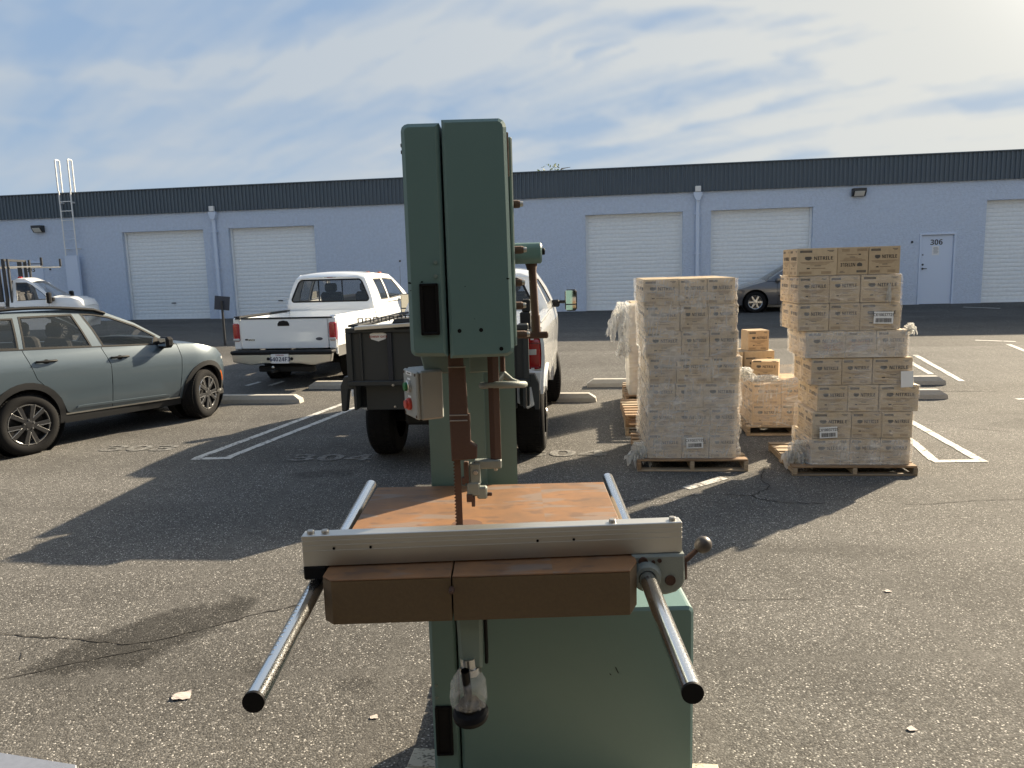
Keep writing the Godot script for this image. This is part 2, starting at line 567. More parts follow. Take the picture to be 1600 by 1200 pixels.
func make_materials() -> void:
	mk("green_paint", Color(0.110, 0.186, 0.182), 0.42, 0.0, {bump = "grain", bump_cm = 0.02, tri = 9.0, spec = 0.45})
	mk("green_pale", Color(0.135, 0.185, 0.172), 0.5)
	mk("black_plastic", Color(0.008, 0.008, 0.009), 0.5, 0.0, {spec = 0.25})
	mk("black_rubber", Color(0.013, 0.013, 0.014), 0.85, 0.0, {spec = 0.25, bump = "fine_grain", bump_cm = 0.15, tri = 6.0})
	mk("chrome", Color(0.80, 0.81, 0.82), 0.16, 1.0, {rmap = "grain", tri = 14.0})
	mats["chrome"].roughness = 0.34
	mk("dull_chrome", Color(0.62, 0.62, 0.60), 0.3, 1.0)
	mk("aluminium", Color(0.60, 0.59, 0.56), 0.42, 1.0, {bump = "grain", bump_cm = 0.008, tri = 20.0})
	mk("cast_grey", Color(0.185, 0.21, 0.195), 0.55, 0.0, {bump = "grain", bump_cm = 0.08, tri = 14.0})
	mk("rusted_steel", Color(0.078, 0.042, 0.030), 0.75, 0.15, {map = "card", bump = "grain", bump_cm = 0.03, tri = 12.0})
	mk("rust_table", Color(1, 1, 1), 0.62, 0.0, {map = "rust", bump = "fine_grain", bump_cm = 0.012, tri = 0.72, spec = 0.4})
	mk("rust_skirt", Color(0.115, 0.078, 0.042), 0.8, 0.0, {map = "card", bump = "grain", bump_cm = 0.08, tri = 7.0})
	mk("steel_bolt", Color(0.42, 0.40, 0.37), 0.42, 0.9)
	mk("enclosure_grey", Color(0.27, 0.285, 0.275), 0.5)
	mk("button_green", Color(0.012, 0.16, 0.045), 0.35)
	mk("button_red", Color(0.50, 0.055, 0.04), 0.35)
	mk("film", Color(0.85, 0.86, 0.87), 0.2, 0.0, {map = "film_creases", blend = true, bump = "film_height", bump_cm = 0.13, tri = 0.75, world = true})
	mk("film_thick", Color(0.86, 0.87, 0.88), 0.2, 0.0, {map = "film_ripples", blend = true, bump = "film_height", bump_cm = 0.14, tri = 0.62, world = true})
	mk("film_bunch", Color(0.80, 0.80, 0.78), 0.3, 0.0, {alpha = 0.5, backlight = Color(0.75, 0.75, 0.74)})
	mk("wood_pale", Color(1.25, 1.15, 1.05).clamp(), 0.85, 0.0, {map = "wood", bump = "fine_grain", bump_cm = 0.05, scale = Vector3(1.0, 1.0, 1)})
	mk("wood_brown", Color(0.72, 0.60, 0.50), 0.85, 0.0, {map = "wood", bump = "fine_grain", bump_cm = 0.05, scale = Vector3(0.8, 0.9, 1)})
	mk("wood_grey", Color(0.62, 0.62, 0.62), 0.85, 0.0, {map = "wood", bump = "fine_grain", bump_cm = 0.05, scale = Vector3(0.9, 1.1, 1)})
	mk("wood_white", Color(0.62, 0.58, 0.50), 0.85, 0.0, {map = "worn_paint", bump = "fine_grain", bump_cm = 0.05, scale = Vector3(1.5, 3.0, 1)})
	mats["wood_white"].albedo_color = Color(1, 0.97, 0.9)
	for k in 4:
		var c: Color = [Color(0.50, 0.395, 0.265), Color(0.53, 0.42, 0.285), Color(0.475, 0.37, 0.245), Color(0.51, 0.37, 0.23)][k]
		mk("carton_%d" % k, c, 0.8, 0.0, {map = "card", tri = 2.2 + 0.3 * k, spec = 0.35})
	mk("carton_tape", Color(0.36, 0.27, 0.16), 0.3)
	mk("ink", Color(0.035, 0.03, 0.028), 0.8)
	mk("ink_grey", Color(0.10, 0.095, 0.085), 0.8)
	mk("ink_faint", Color(0.20, 0.14, 0.085), 0.8)
	mk("ink_red", Color(0.35, 0.07, 0.035), 0.8)
	mk("paper", Color(0.72, 0.73, 0.74), 0.7)
	mk("wall_blue", Color(0.59, 0.675, 0.81), 0.85, 0.0, {map = "wall_tone", bump = "wall_height", bump_cm = 2.4, tri = 0.8, world = true})
	mk("paint_blue", Color(0.58, 0.66, 0.79), 0.6)
	mk("parapet", Color(0.098, 0.124, 0.148), 0.5, 0.0, {spec = 0.4})
	mk("roll_door", Color(0.82, 0.86, 0.88), 0.5, 0.0, {map = "wall_tone", tri = 0.8, world = true})
	mk("roof_grey", Color(0.3, 0.3, 0.3), 0.9)
	mk("concrete", Color(0.42, 0.40, 0.36), 0.9, 0.0, {map = "wall_tone", bump = "fine_grain", bump_cm = 0.2, tri = 1.5, world = true})
	mk("white_metal", Color(0.72, 0.72, 0.70), 0.45)
	mk("dark_metal", Color(0.03, 0.032, 0.035), 0.5, 0.0)
	mk("lens", Color(0.62, 0.62, 0.58), 0.3)
	mk("line_paint", Color(1, 1, 1), 0.8, 0.0, {map = "worn_paint", bump = "asphalt_height", bump_cm = 0.4, tri = 0.7, world = true})
	mk("line_faint", Color(1, 1, 1), 0.85, 0.0, {map = "faint_paint", bump = "asphalt_height", bump_cm = 0.4, tri = 0.9, world = true})
	mk("crack", Color(0.022, 0.02, 0.018), 0.95)
	# vehicles
	mk("car_grey", Color(0.075, 0.104, 0.130), 0.38, 0.25, {coat = 1.0, coat_rough = 0.03})
	mk("car_white", Color(0.78, 0.80, 0.81), 0.4, 0.0, {coat = 1.0, coat_rough = 0.04})
	mk("car_sedan", Color(0.105, 0.105, 0.112), 0.35, 0.3, {coat = 1.0, coat_rough = 0.05})
	mk("glass_dark", Color(0.02, 0.025, 0.028), 0.02, 0.0, {alpha = 0.5})
	mk("glass_clear", Color(0.03, 0.045, 0.042), 0.02, 0.0, {alpha = 0.06})
	mk("trim_black", Color(0.012, 0.012, 0.013), 0.5, 0.0, {spec = 0.3})
	mk("cladding", Color(0.022, 0.023, 0.025), 0.65, 0.0, {spec = 0.3})
	mk("interior", Color(0.035, 0.034, 0.034), 0.85)
	mk("lamp_red", Color(0.36, 0.010, 0.012), 0.12, 0.0, {coat = 1.0})
	mk("lamp_red_dark", Color(0.16, 0.006, 0.010), 0.12, 0.0, {coat = 1.0})
	mk("lamp_clear", Color(0.62, 0.62, 0.62), 0.1, 0.3, {coat = 1.0})
	mk("lamp_amber", Color(0.55, 0.12, 0.012), 0.2, 0.0, {coat = 1.0})
	mk("rim_dark", Color(0.055, 0.056, 0.06), 0.3, 0.6)
	mk("rim_bright", Color(0.55, 0.55, 0.55), 0.25, 0.9)
	mk("mirror_glass", Color(0.75, 0.78, 0.78), 0.03, 1.0)
	mk("liftgate_black", Color(0.022, 0.026, 0.028), 0.5, 0.0, {spec = 0.5})
	mk("liftgate_rib", Color(0.010, 0.014, 0.024), 0.5, 0.0)
	mk("dull_black", Color(0.012, 0.012, 0.012), 0.8)

# ------------------------------------------------------------------ camera, sky, sun
func make_view() -> void:
	var cam := Camera3D.new()
	cam.name = "camera"
	add_child(cam)
	cam.fov = 53.13
	cam.near = 0.05
	cam.far = 900.0
	cam.position = Vector3(0, 1.95, 0)
	cam.rotation = Vector3(deg_to_rad(-8.531), 0, 0)
	cam.rotate_object_local(Vector3(0, 0, 1), deg_to_rad(-1.604))
	cam.current = true
	var sun := DirectionalLight3D.new()
	sun.name = "sun"
	add_child(sun)
	var az := deg_to_rad(49.0)
	var el := deg_to_rad(27.1)
	var to_sun := Vector3(sin(az) * cos(el), sin(el), -cos(az) * cos(el))
	sun.look_at_from_position(to_sun * 50.0, Vector3.ZERO)
	sun.light_energy = 1.42
	sun.light_color = Color(1.0, 0.925, 0.80)
	sun.light_angular_distance = 0.6
	sun.shadow_enabled = true
	var env := Environment.new()
	env.background_mode = Environment.BG_SKY
	var sky := Sky.new()
	var pm := PanoramaSkyMaterial.new()
	pm.panorama = sky_panorama(to_sun)
	sky.sky_material = pm
	env.sky = sky
	env.tonemap_mode = Environment.TONE_MAPPER_LINEAR
	env.tonemap_exposure = 3.0
	env.sdfgi_enabled = true
	env.ssao_enabled = true
	env.ssil_enabled = true
	var we := WorldEnvironment.new()
	we.name = "world_environment"
	we.environment = env
	add_child(we)

# thin high cloud over pale blue, brightest towards the sun; drawn from air and cloud alone, all the way round
func sky_panorama(to_sun: Vector3) -> ImageTexture:
	var w := 2048
	var h := 1024
	var data := PackedFloat32Array()
	data.resize(w * h * 3)
	var veil := noise(101, 1.1, 5)
	var wisps := noise(102, 2.2, 5)
	var bands := noise(103, 0.9, 4)
	for j in h:
		var el := PI * (0.5 - (j + 0.5) / h)
		if el < -0.06:
			for i in w:
				var q := (j * w + i) * 3
				data[q] = 0.10; data[q + 1] = 0.10; data[q + 2] = 0.10
			continue
		for i in w:
			# column 0 looks along -z
			var a := TAU * ((i + 0.5) / w)
			if a > PI: a -= TAU
			var d := Vector3(sin(a) * cos(el), sin(el), -cos(a) * cos(el))
			var up := maxf(d.y, 0.0)
			# project onto a flat layer so that the cloud thins out towards the horizon as it does outdoors
			var pl := Vector2(d.x, d.z) / (up + 0.22)
			var cs := d.dot(to_sun)
			var glow := pow(maxf(0.0, 0.5 + 0.5 * cs), 7.0)
			var near_sun := pow(maxf(0.0, cs), 80.0)
			var air := Color(0.112, 0.160, 0.224).lerp(Color(0.092, 0.140, 0.222), clampf(up * 1.5, 0, 1)).lerp(Color(0.205, 0.240, 0.265), pow(1.0 - up, 9.0) * 0.75)
			var st := pl.rotated(-0.62)
			var warp := 0.40 * veil.get_noise_2d(pl.x * 0.8, pl.y * 0.8)
			var c1 := veil.get_noise_2d(st.x * 0.40 + warp, st.y * 1.10)
			var c2 := wisps.get_noise_2d(st.x * 0.35 + warp * 1.2, st.y * 2.4 + warp)
			var c3 := bands.get_noise_2d(pl.x * 0.40 + 9.0, pl.y * 2.2 + warp)
			var c4 := wisps.get_noise_2d(st.x * 1.1 + 31.0 + warp, st.y * 6.0)
			var cover := clampf(0.46 + 0.80 * c1 + 0.50 * c2 + 0.60 * c3 + 0.18 * c4, 0, 1)
			# two old contrails
			var t1 := absf(d.dot(Vector3(-0.0007, -0.9682, -0.2500)) + 0.010 * c3)
			cover = clampf(cover + 0.55 * exp(-t1 * t1 / 0.00022) * clampf(0.8 + 1.6 * c2, 0, 1), 0, 1)
			var t2 := absf(d.dot(Vector3(-0.0429, -0.9491, -0.3122)) + 0.004 * c3)
			cover = clampf(cover + 0.7 * exp(-t2 * t2 / 0.00005) * clampf(d.x * 4.0, 0, 1), 0, 1)
			cover = clampf(cover + 0.75 * glow * (0.7 + 0.6 * c1 + 0.3 * c2), 0, 1)
			var cloud := Color(0.182, 0.205, 0.230).lerp(Color(0.290, 0.284, 0.258), clampf(glow * 1.3, 0, 1))
			var c := air.lerp(cloud, cover * 0.85)
			c += Color(0.40, 0.37, 0.29) * glow * 0.05 + Color(1.0, 0.91, 0.74) * near_sun * 8.0
			var q := (j * w + i) * 3
			c = c * 0.94
			data[q] = c.r; data[q + 1] = c.g; data[q + 2] = c.b
	var img := Image.create_from_data(w, h, false, Image.FORMAT_RGBF, data.to_byte_array())
	print("sky ", Time.get_ticks_msec())
	return ImageTexture.create_from_image(img)

# ------------------------------------------------------------------ the lot
func make_ground() -> void:
	var m := StandardMaterial3D.new()
	m.resource_name = "asphalt"
	m.albedo_texture = tex["asphalt"]
	m.roughness = 0.88
	m.metallic_specular = 0.25
	m.heightmap_enabled = true
	m.heightmap_texture = tex["asphalt_height"]
	m.heightmap_scale = 0.30
	m.detail_enabled = true
	m.detail_albedo = tex["lot"]
	m.detail_blend_mode = BaseMaterial3D.BLEND_MODE_MUL
	m.detail_uv_layer = BaseMaterial3D.DETAIL_UV_2
	var mb := MB.new()
	var xs := [-260.0, -120.0, -60.0]
	for i in 41: xs.append(-40.0 + i * 2.0)
	xs.append_array([60.0, 120.0, 260.0])
	var zs := [160.0, 60.0, 25.0]
	for i in 44: zs.append(14.0 - i)
	zs.append_array([-40.0, -60.0, -120.0, -300.0])
	for z in zs:
		for x in xs:
			var p := Vector3(x, 0, z)
			p.y = lot(p)
			var e := 0.05
			var nn := Vector3(lot(p - Vector3(e, 0, 0)) - lot(p + Vector3(e, 0, 0)), 2 * e, lot(p - Vector3(0, 0, e)) - lot(p + Vector3(0, 0, e))).normalized()
			mb.vert(p, nn, Vector2(x, z) / 1.45)
			mb.uv2.append(Vector2((x + 24.0) / 48.0, (z + 38.0) / 48.0))
	var w := xs.size()
	for j in zs.size() - 1:
		for i in w - 1:
			var a := j * w + i
			mb.ix.append_array(PackedInt32Array([a, a + w, a + 1, a + 1, a + w, a + w + 1]))
	var ground := struct("ground", mb, m)
	# cracks filled with dirt
	var cracks := [
		[[-2.92, -4.078, -2.672, -4.025, -2.393, -3.972, -2.114, -3.905, -1.99, -3.93, -1.878, -4.001, -1.674, -4.12, -1.529, -4.233, -1.298, -4.348, -0.9, -4.5], 0.011],
		[[-2.587, -3.57, -2.435, -3.636, -2.29, -3.723, -2.068, -3.811, -1.95, -3.86], 0.009],
		[[2.42, -7.2, 2.286, -6.896, 2.22, -6.70, 2.24, -6.522, 2.10, -6.36, 1.996, -6.255, 2.03, -6.15, 2.20, -6.04, 2.5, -5.99], 0.014],
		[[1.996, -6.255, 1.668, -6.343, 1.3, -6.26, 0.963, -6.207, 0.5, -6.15], 0.010],
		[[1.0, -4.24, 1.13, -4.269, 1.3, -4.25, 1.494, -4.236, 1.7, -4.23], 0.006],
		[[3.047, -5.927, 3.3, -5.9, 3.7, -5.96, 4.098, -5.966, 4.8, -6.05], 0.008],
		[[4.5, -9.3, 4.756, -8.926, 4.95, -8.75, 5.143, -8.65, 5.6, -8.3], 0.010],
		[[-3.6, -3.3, -3.2, -3.9, -3.05, -4.1, -2.92, -4.078], 0.008],
		[[-2.62, -4.02, -2.66, -3.86, -2.60, -3.76], 0.006],
	]
	for c in cracks: crack(ground, c[0], c[1])
	# the seam of the drainage line, level along the lot
	var seam := []
	for k in 60:
		var q: Vector3 = WALL_AT + WALL_D * (-18.0 + k * 0.6) + WALL_N * (12.92 + 0.05 * sin(k * 1.7) + 0.04 * sin(k * 0.61))
		seam.append_array([q.x, q.z])
	crack(ground, seam, 0.035)
	# painted bay lines
	var lines := [
		[-3.459, -8.187, -2.536, -11.511], [-3.11, -8.187, -2.20, -11.45], [4.485, -7.199, 4.719, -8.672], [4.719, -8.672, 4.95, -10.2], [4.065, -7.221, 4.268, -8.031], [4.268, -8.031, 4.55, -10.1],
		[7.549, -14.246, 6.956, -11.723], [7.25, -14.3, 6.827, -12.36], [9.861, -15.147, 9.641, -14.334], [9.641, -14.334, 9.2, -11.9], [12.99, -22.043, 13.653, -21.408],
		[9.6, -15.80, 10.201, -15.437], [1.50, -6.52, 1.922, -6.824], [6.865, -10.292, 7.4, -10.25], [-4.684, -13.41, -4.55, -13.75], [-4.25, -13.35, -4.12, -13.75]]
	for l in lines: stripe(ground, Vector2(l[0], l[1]), Vector2(l[2], l[3]), 0.095)
	stripe(ground, Vector2(-3.50, -8.155), Vector2(-3.06, -8.14), 0.095)
	stripe(ground, Vector2(4.03, -7.19), Vector2(4.53, -7.165), 0.095)
	# stencilled bay numbers, almost worn away
	for s in [["303", -4.35, -8.75], ["304", -1.96, -8.02], ["304", 0.52, -7.93]]:
		var t := letters(s[0], 0.27, 0.0006)
		t.moved(Transform3D(Basis(Vector3.UP, deg_to_rad(-6)) * Basis(Vector3.RIGHT, -PI / 2) * Basis.from_scale(Vector3(1.5, 1, 1)), Vector3(s[1], 0.006, s[2])))
		struct("bay_number", t, mats["line_faint"], ground)
	print("ground ", Time.get_ticks_msec())

func on_lot(x: float, z: float, up: float) -> Vector3:
	return Vector3(x, lot(Vector3(x, 0, z)) + up, z)
func crack(ground: Node3D, pts: Array, width: float) -> void:
	var path := []
	for i in range(0, pts.size() - 2, 2):
		var a := Vector2(pts[i], pts[i + 1])
		var b := Vector2(pts[i + 2], pts[i + 3])
		var steps := maxi(1, int(a.distance_to(b) / 0.035))
		for k in steps: path.append(a.lerp(b, float(k) / steps) + Vector2(rng.randf_range(-1, 1), rng.randf_range(-1, 1)) * width * 0.8)
	path.append(Vector2(pts[-2], pts[-1]))
	var mb := MB.new()
	var prev := []
	for i in path.size():
		var t: Vector2 = (path[mini(i + 1, path.size() - 1)] - path[maxi(i - 1, 0)]).normalized()
		var wd := width * rng.randf_range(0.15, 0.62) * (0.4 if i == 0 or i == path.size() - 1 else 1.0)
		var s := Vector2(-t.y, t.x) * wd
		var a: Vector2 = path[i] + s
		var b: Vector2 = path[i] - s
		var now := [on_lot(a.x, a.y, 0.0035), on_lot(b.x, b.y, 0.0035)]
		if i > 0: mb.fan([prev[0], prev[1], now[1], now[0]], Vector3.UP)
		prev = now
	struct("crack", mb, mats["crack"], ground)
func stripe(ground: Node3D, a: Vector2, b: Vector2, width: float) -> void:
	var mb := MB.new()
	var steps := maxi(1, int(a.distance_to(b) / 0.12))
	var s := (b - a).normalized()
	s = Vector2(-s.y, s.x) * width * 0.5
	var l := []
	var r := []
	for k in steps + 1:
		var c := a.lerp(b, float(k) / steps)
		var p := c + s * rng.randf_range(0.88, 1.06)
		var q := c - s * rng.randf_range(0.88, 1.06)
		l.append(on_lot(p.x, p.y, 0.005)); r.append(on_lot(q.x, q.y, 0.005))
	for k in steps: mb.fan([l[k], r[k], r[k + 1], l[k + 1]], Vector3.UP)
	struct("bay_line", mb, mats["line_paint"], ground)

# ------------------------------------------------------------------ the warehouse
func make_warehouse() -> void:
	var b := thing("warehouse", "long pale blue warehouse with dark corrugated parapet and white roll-up doors", "building", WALL_AT, -WALL_YAW)
	var doors := [[-22.4, -19.4], [-13.36, -10.38], [-9.48, -6.46], [2.47, 5.48], [6.33, 9.34], [14.22, 17.22], [18.1, 21.1]]
	var hatch := [[-17.42, -16.52, "303"], [12.46, 13.38, "306"]]
	var holes := []
	for d in doors: holes.append(rect2(d[0], -0.5, d[1], 3.0))
	for d in hatch: holes.append(rect2(d[0] - 0.05, -0.5, d[1] + 0.05, 2.1))
	var wall := MB.new()
	wall.panel(rect2(-26, -0.4, 26, 3.70), holes, 1.0, func(p: Vector2): return Vector3(p.x, p.y, 0), 0.22)
	wall.box(Vector3(-25.9, 1.9, -8.2), Vector3(0.2, 4.4, 15.8))
	wall.box(Vector3(25.9, 1.9, -8.2), Vector3(0.2, 4.4, 15.8))
	wall.box(Vector3(0, 1.9, -16.2), Vector3(51.6, 4.4, 0.2))
	obj("wall", wall, mats["wall_blue"], b)
	# parapet of ribbed sheet
	var rib := MB.new()
	var pitch := 0.128
	var x := -26.0
	while x < 26.0:
		var e := [Vector2(x, 0.045), Vector2(x + 0.060, 0.045), Vector2(x + 0.076, 0.085), Vector2(x + 0.112, 0.085), Vector2(x + pitch, 0.045)]
		for k in 4:
			rib.quad(Vector3(e[k].x, 3.575, e[k].y), Vector3(e[k + 1].x, 3.575, e[k + 1].y), Vector3(e[k + 1].x, 4.37, e[k + 1].y), Vector3(e[k].x, 4.37, e[k].y))
		x += pitch
	rib.quad(Vector3(-26, 3.575, 0.0), Vector3(26, 3.575, 0.0), Vector3(26, 3.575, 0.05), Vector3(-26, 3.575, 0.05))
	obj("parapet", rib, mats["parapet"], b)
	var cap := MB.new()
	cap.box(Vector3(0, 4.385, -0.04), Vector3(52.04, 0.035, 0.30), 0.006)
	obj("coping", cap, mats["parapet"], b)
	var rf := MB.new()
	rf.box(Vector3(0, 3.98, -8.1), Vector3(51.5, 0.25, 15.9))
	rf.box(Vector3(0, 4.15, -0.12), Vector3(51.9, 0.44, 0.16))
	obj("roof", rf, mats["roof_grey"], b)
	for d in doors:
		var dr := part("roll_up_door", b, Vector3((d[0] + d[1]) * 0.5, 0, -0.19))
		var w: float = d[1] - d[0]
		var cur := MB.new()
		var ns := 24
		for k in ns:
			var y0 := 0.05 + k * 2.96 / ns
			var st := 2.96 / ns
			var pr := [Vector2(y0, 0.0), Vector2(y0 + st * 0.10, 0.011), Vector2(y0 + st * 0.5, 0.015), Vector2(y0 + st * 0.90, 0.011), Vector2(y0 + st, 0.0)]
			for i in 4:
				cur.quad(Vector3(-w / 2, pr[i].x, pr[i].y), Vector3(w / 2, pr[i].x, pr[i].y), Vector3(w / 2, pr[i + 1].x, pr[i + 1].y), Vector3(-w / 2, pr[i + 1].x, pr[i + 1].y))
		obj("curtain", cur, mats["roll_door"], dr)
		var bar := MB.new()
		bar.box(Vector3(0, -0.05, 0.012), Vector3(w - 0.02, 0.2, 0.06), 0.008)
		obj("bottom_bar", bar, mats["roll_door"], dr)
		for s in [-1.0, 1.0]:
			var gd := MB.new()
			gd.box(Vector3(s * (w / 2 - 0.035), 1.45, 0.05), Vector3(0.07, 3.1, 0.035), 0.004)
			obj("guide", gd, mats["roll_door"], dr)
		var hand := MB.new()
		hand.box(Vector3(0.1, 0.55, 0.045), Vector3(0.16, 0.03, 0.03), 0.005)
		obj("handle", hand, mats["dark_metal"], dr)
	for d in hatch:
		var dr := part("service_door", b, Vector3((d[0] + d[1]) * 0.5, 0, 0))
		var w: float = d[1] - d[0]
		var fr := MB.new()
		for s in [-1.0, 1.0]: fr.box(Vector3(s * (w / 2 + 0.022), 1.0, -0.02), Vector3(0.052, 2.2, 0.1), 0.006)
		fr.box(Vector3(0, 2.075, -0.02), Vector3(w, 0.052, 0.1), 0.006)
		obj("frame", fr, mats["paint_blue"], dr)
		var lf := MB.new()
		lf.box(Vector3(0, 1.02, -0.055), Vector3(w - 0.02, 2.04, 0.045), 0.004)
		var leaf := obj("leaf", lf, mats["paint_blue"], dr)
		var num := letters(d[2], 0.155, 0.002)
		num.moved(Transform3D(Basis(), Vector3(-0.02, 1.83, -0.0305)))
		obj("number", num, mats["ink"], dr)
		var hd := MB.new()
		hd.lathe([Vector2(0, 0.02), Vector2(0.03, 0.018), Vector2(0.03, 0)], 12, Transform3D(Basis(Vector3.RIGHT, PI / 2), Vector3(-w / 2 + 0.08, 1.06, -0.033)))
		hd.box(Vector3(-w / 2 + 0.13, 1.06, 0.01), Vector3(0.12, 0.022, 0.02), 0.004)
		hd.lathe([Vector2(0, 0.02), Vector2(0.028, 0.018), Vector2(0.028, 0)], 12, Transform3D(Basis(Vector3.RIGHT, PI / 2), Vector3(-w / 2 + 0.08, 1.18, -0.033)))
		hd.lathe([Vector2(0, 0.015), Vector2(0.02, 0.012), Vector2(0.02, 0)], 10, Transform3D(Basis(Vector3.RIGHT, PI / 2), Vector3(-w / 2 + 0.07, 1.47, -0.033)))
		obj("handle", hd, mats["dark_metal"], dr)
		if d[2] == "306":
			var pp := MB.new()
			pp.box(Vector3(-0.035, 1.585, -0.0305), Vector3(0.20, 0.27, 0.002))
			obj("notice", pp, mats["paper"], dr)
			var tx := MB.new()
			for k in 7: tx.box(Vector3(-0.035 + 0.006 * (k % 3), 1.68 - k * 0.028, -0.0288), Vector3(0.12 + 0.012 * ((k * 2) % 3), 0.009, 0.0006))
			obj("notice_print", tx, mats["ink_grey"], dr)
	# anchor plugs
	for q in [Vector2(-3.59, 1.75), Vector2(12.2, 1.86), Vector2(-16.2, 1.83)]:
		var an := MB.new()
		an.lathe([Vector2(0, 0.03), Vector2(0.03, 0.028), Vector2(0.034, 0)], 10, Transform3D(Basis(Vector3.RIGHT, PI / 2), Vector3(q.x, q.y, 0.0)))
		obj("doorbell", an, mats["dark_metal"], b)
	# downspouts
	var spouts := [[5.92, "pale blue downspout between the two roll-up doors behind the cartons", true], [-9.93, "pale blue downspout between the two roll-up doors behind the white pickup", false]]
	for s in spouts:
		var t := thing("downspout", s[1], "downspout", WALL_AT + WALL_D * float(s[0]), -WALL_YAW, "downspouts on the warehouse")
		var pipe := MB.new()
		pipe.box(Vector3(0, 1.55, 0.075), Vector3(0.11, 3.5, 0.09), 0.012)
		obj("pipe", pipe, mats["paint_blue"], t)
		var hp := MB.new()
		hp.prism(P2([-0.055, 3.30, 0.055, 3.30, 0.13, 3.48, 0.13, 3.56, -0.13, 3.56, -0.13, 3.48]), 0.02, 0.17, Transform3D(), 0.006)
		obj("conductor_head", hp, mats["paint_blue"], t)
		var sc := MB.new()
		sc.box(Vector3(0, 3.655, 0.14), Vector3(0.17, 0.17, 0.10), 0.01)
		obj("scupper", sc, mats["white_metal"], t)
		for y in [0.5, 1.7, 2.9]:
			var st := MB.new()
			st.box(Vector3(0, y, 0.07), Vector3(0.2, 0.03, 0.105), 0.004)
			obj("strap", st, mats["paint_blue"], t)
	# wall lamps
	for s in [[10.61, 3.37, "dark wall lamp with pale lens above the cartons and door 306"], [-16.42, 3.22, "dark wall lamp with pale lens beside the roof ladder"]]:
		var t := thing("wall_lamp", s[2], "lamp", WALL_AT + WALL_D * float(s[0]) + Vector3(0, s[1], 0), -WALL_YAW, "lamps on the warehouse wall")
		var hs := MB.new()
		hs.prism(P2([0.0, -0.12, 0.10, -0.12, 0.21, 0.02, 0.21, 0.115, 0.0, 0.115]), -0.19, 0.19, Transform3D(Basis(Vector3(0, 0, 1), Vector3(0, 1, 0), Vector3(-1, 0, 0)), Vector3.ZERO), 0.01)
		obj("housing", hs, mats["dark_metal"], t)
		var ln := MB.new()
		ln.box(Vector3(0, -0.045, 0.165), Vector3(0.28, 0.17, 0.012), 0.004, Basis(Vector3.RIGHT, 0.66))
		obj("lens", ln, mats["lens"], t)
	# roof ladder with its locked guard
	var ld := thing("roof_ladder", "white steel roof ladder with sheet guard over its lower half", "ladder", WALL_AT + WALL_D * -15.15, -WALL_YAW)
	for s in [-1.0, 1.0]:
		var rl := MB.new()
		rl.tube([Vector3(s * 0.215, 0.35, 0.24), Vector3(s * 0.215, 4.40, 0.24), Vector3(s * 0.235, 4.47, 0.24), Vector3(s * 0.235, 5.44, 0.24), Vector3(s * 0.235, 5.47, 0.215), Vector3(s * 0.235, 5.47, 0.06), Vector3(s * 0.235, 5.44, 0.035), Vector3(s * 0.235, 4.40, 0.035)], 0.024, 8)
		obj("rail", rl, mats["white_metal"], ld)
		for y in [2.5, 4.05]:
			var an := MB.new()
			an.box(Vector3(s * 0.215, y, 0.12), Vector3(0.03, 0.05, 0.24), 0.003)
			obj("bracket", an, mats["white_metal"], ld)
	for k in 12:
		var rg := MB.new()
		rg.tube([Vector3(-0.21, 0.62 + k * 0.315, 0.24), Vector3(0.21, 0.62 + k * 0.315, 0.24)], 0.015, 8)
		obj("rung", rg, mats["paint_blue"] if k < 9 else mats["white_metal"], ld)
	var gs := MB.new()
	gs.box(Vector3(0, 1.49, 0.29), Vector3(0.46, 1.56, 0.02), 0.004)
	gs.box(Vector3(-0.235, 1.49, 0.24), Vector3(0.012, 1.56, 0.10), 0.002)
	gs.box(Vector3(0.235, 1.49, 0.24), Vector3(0.012, 1.56, 0.10), 0.002)
	obj("guard", gs, mats["paint_blue"], ld)

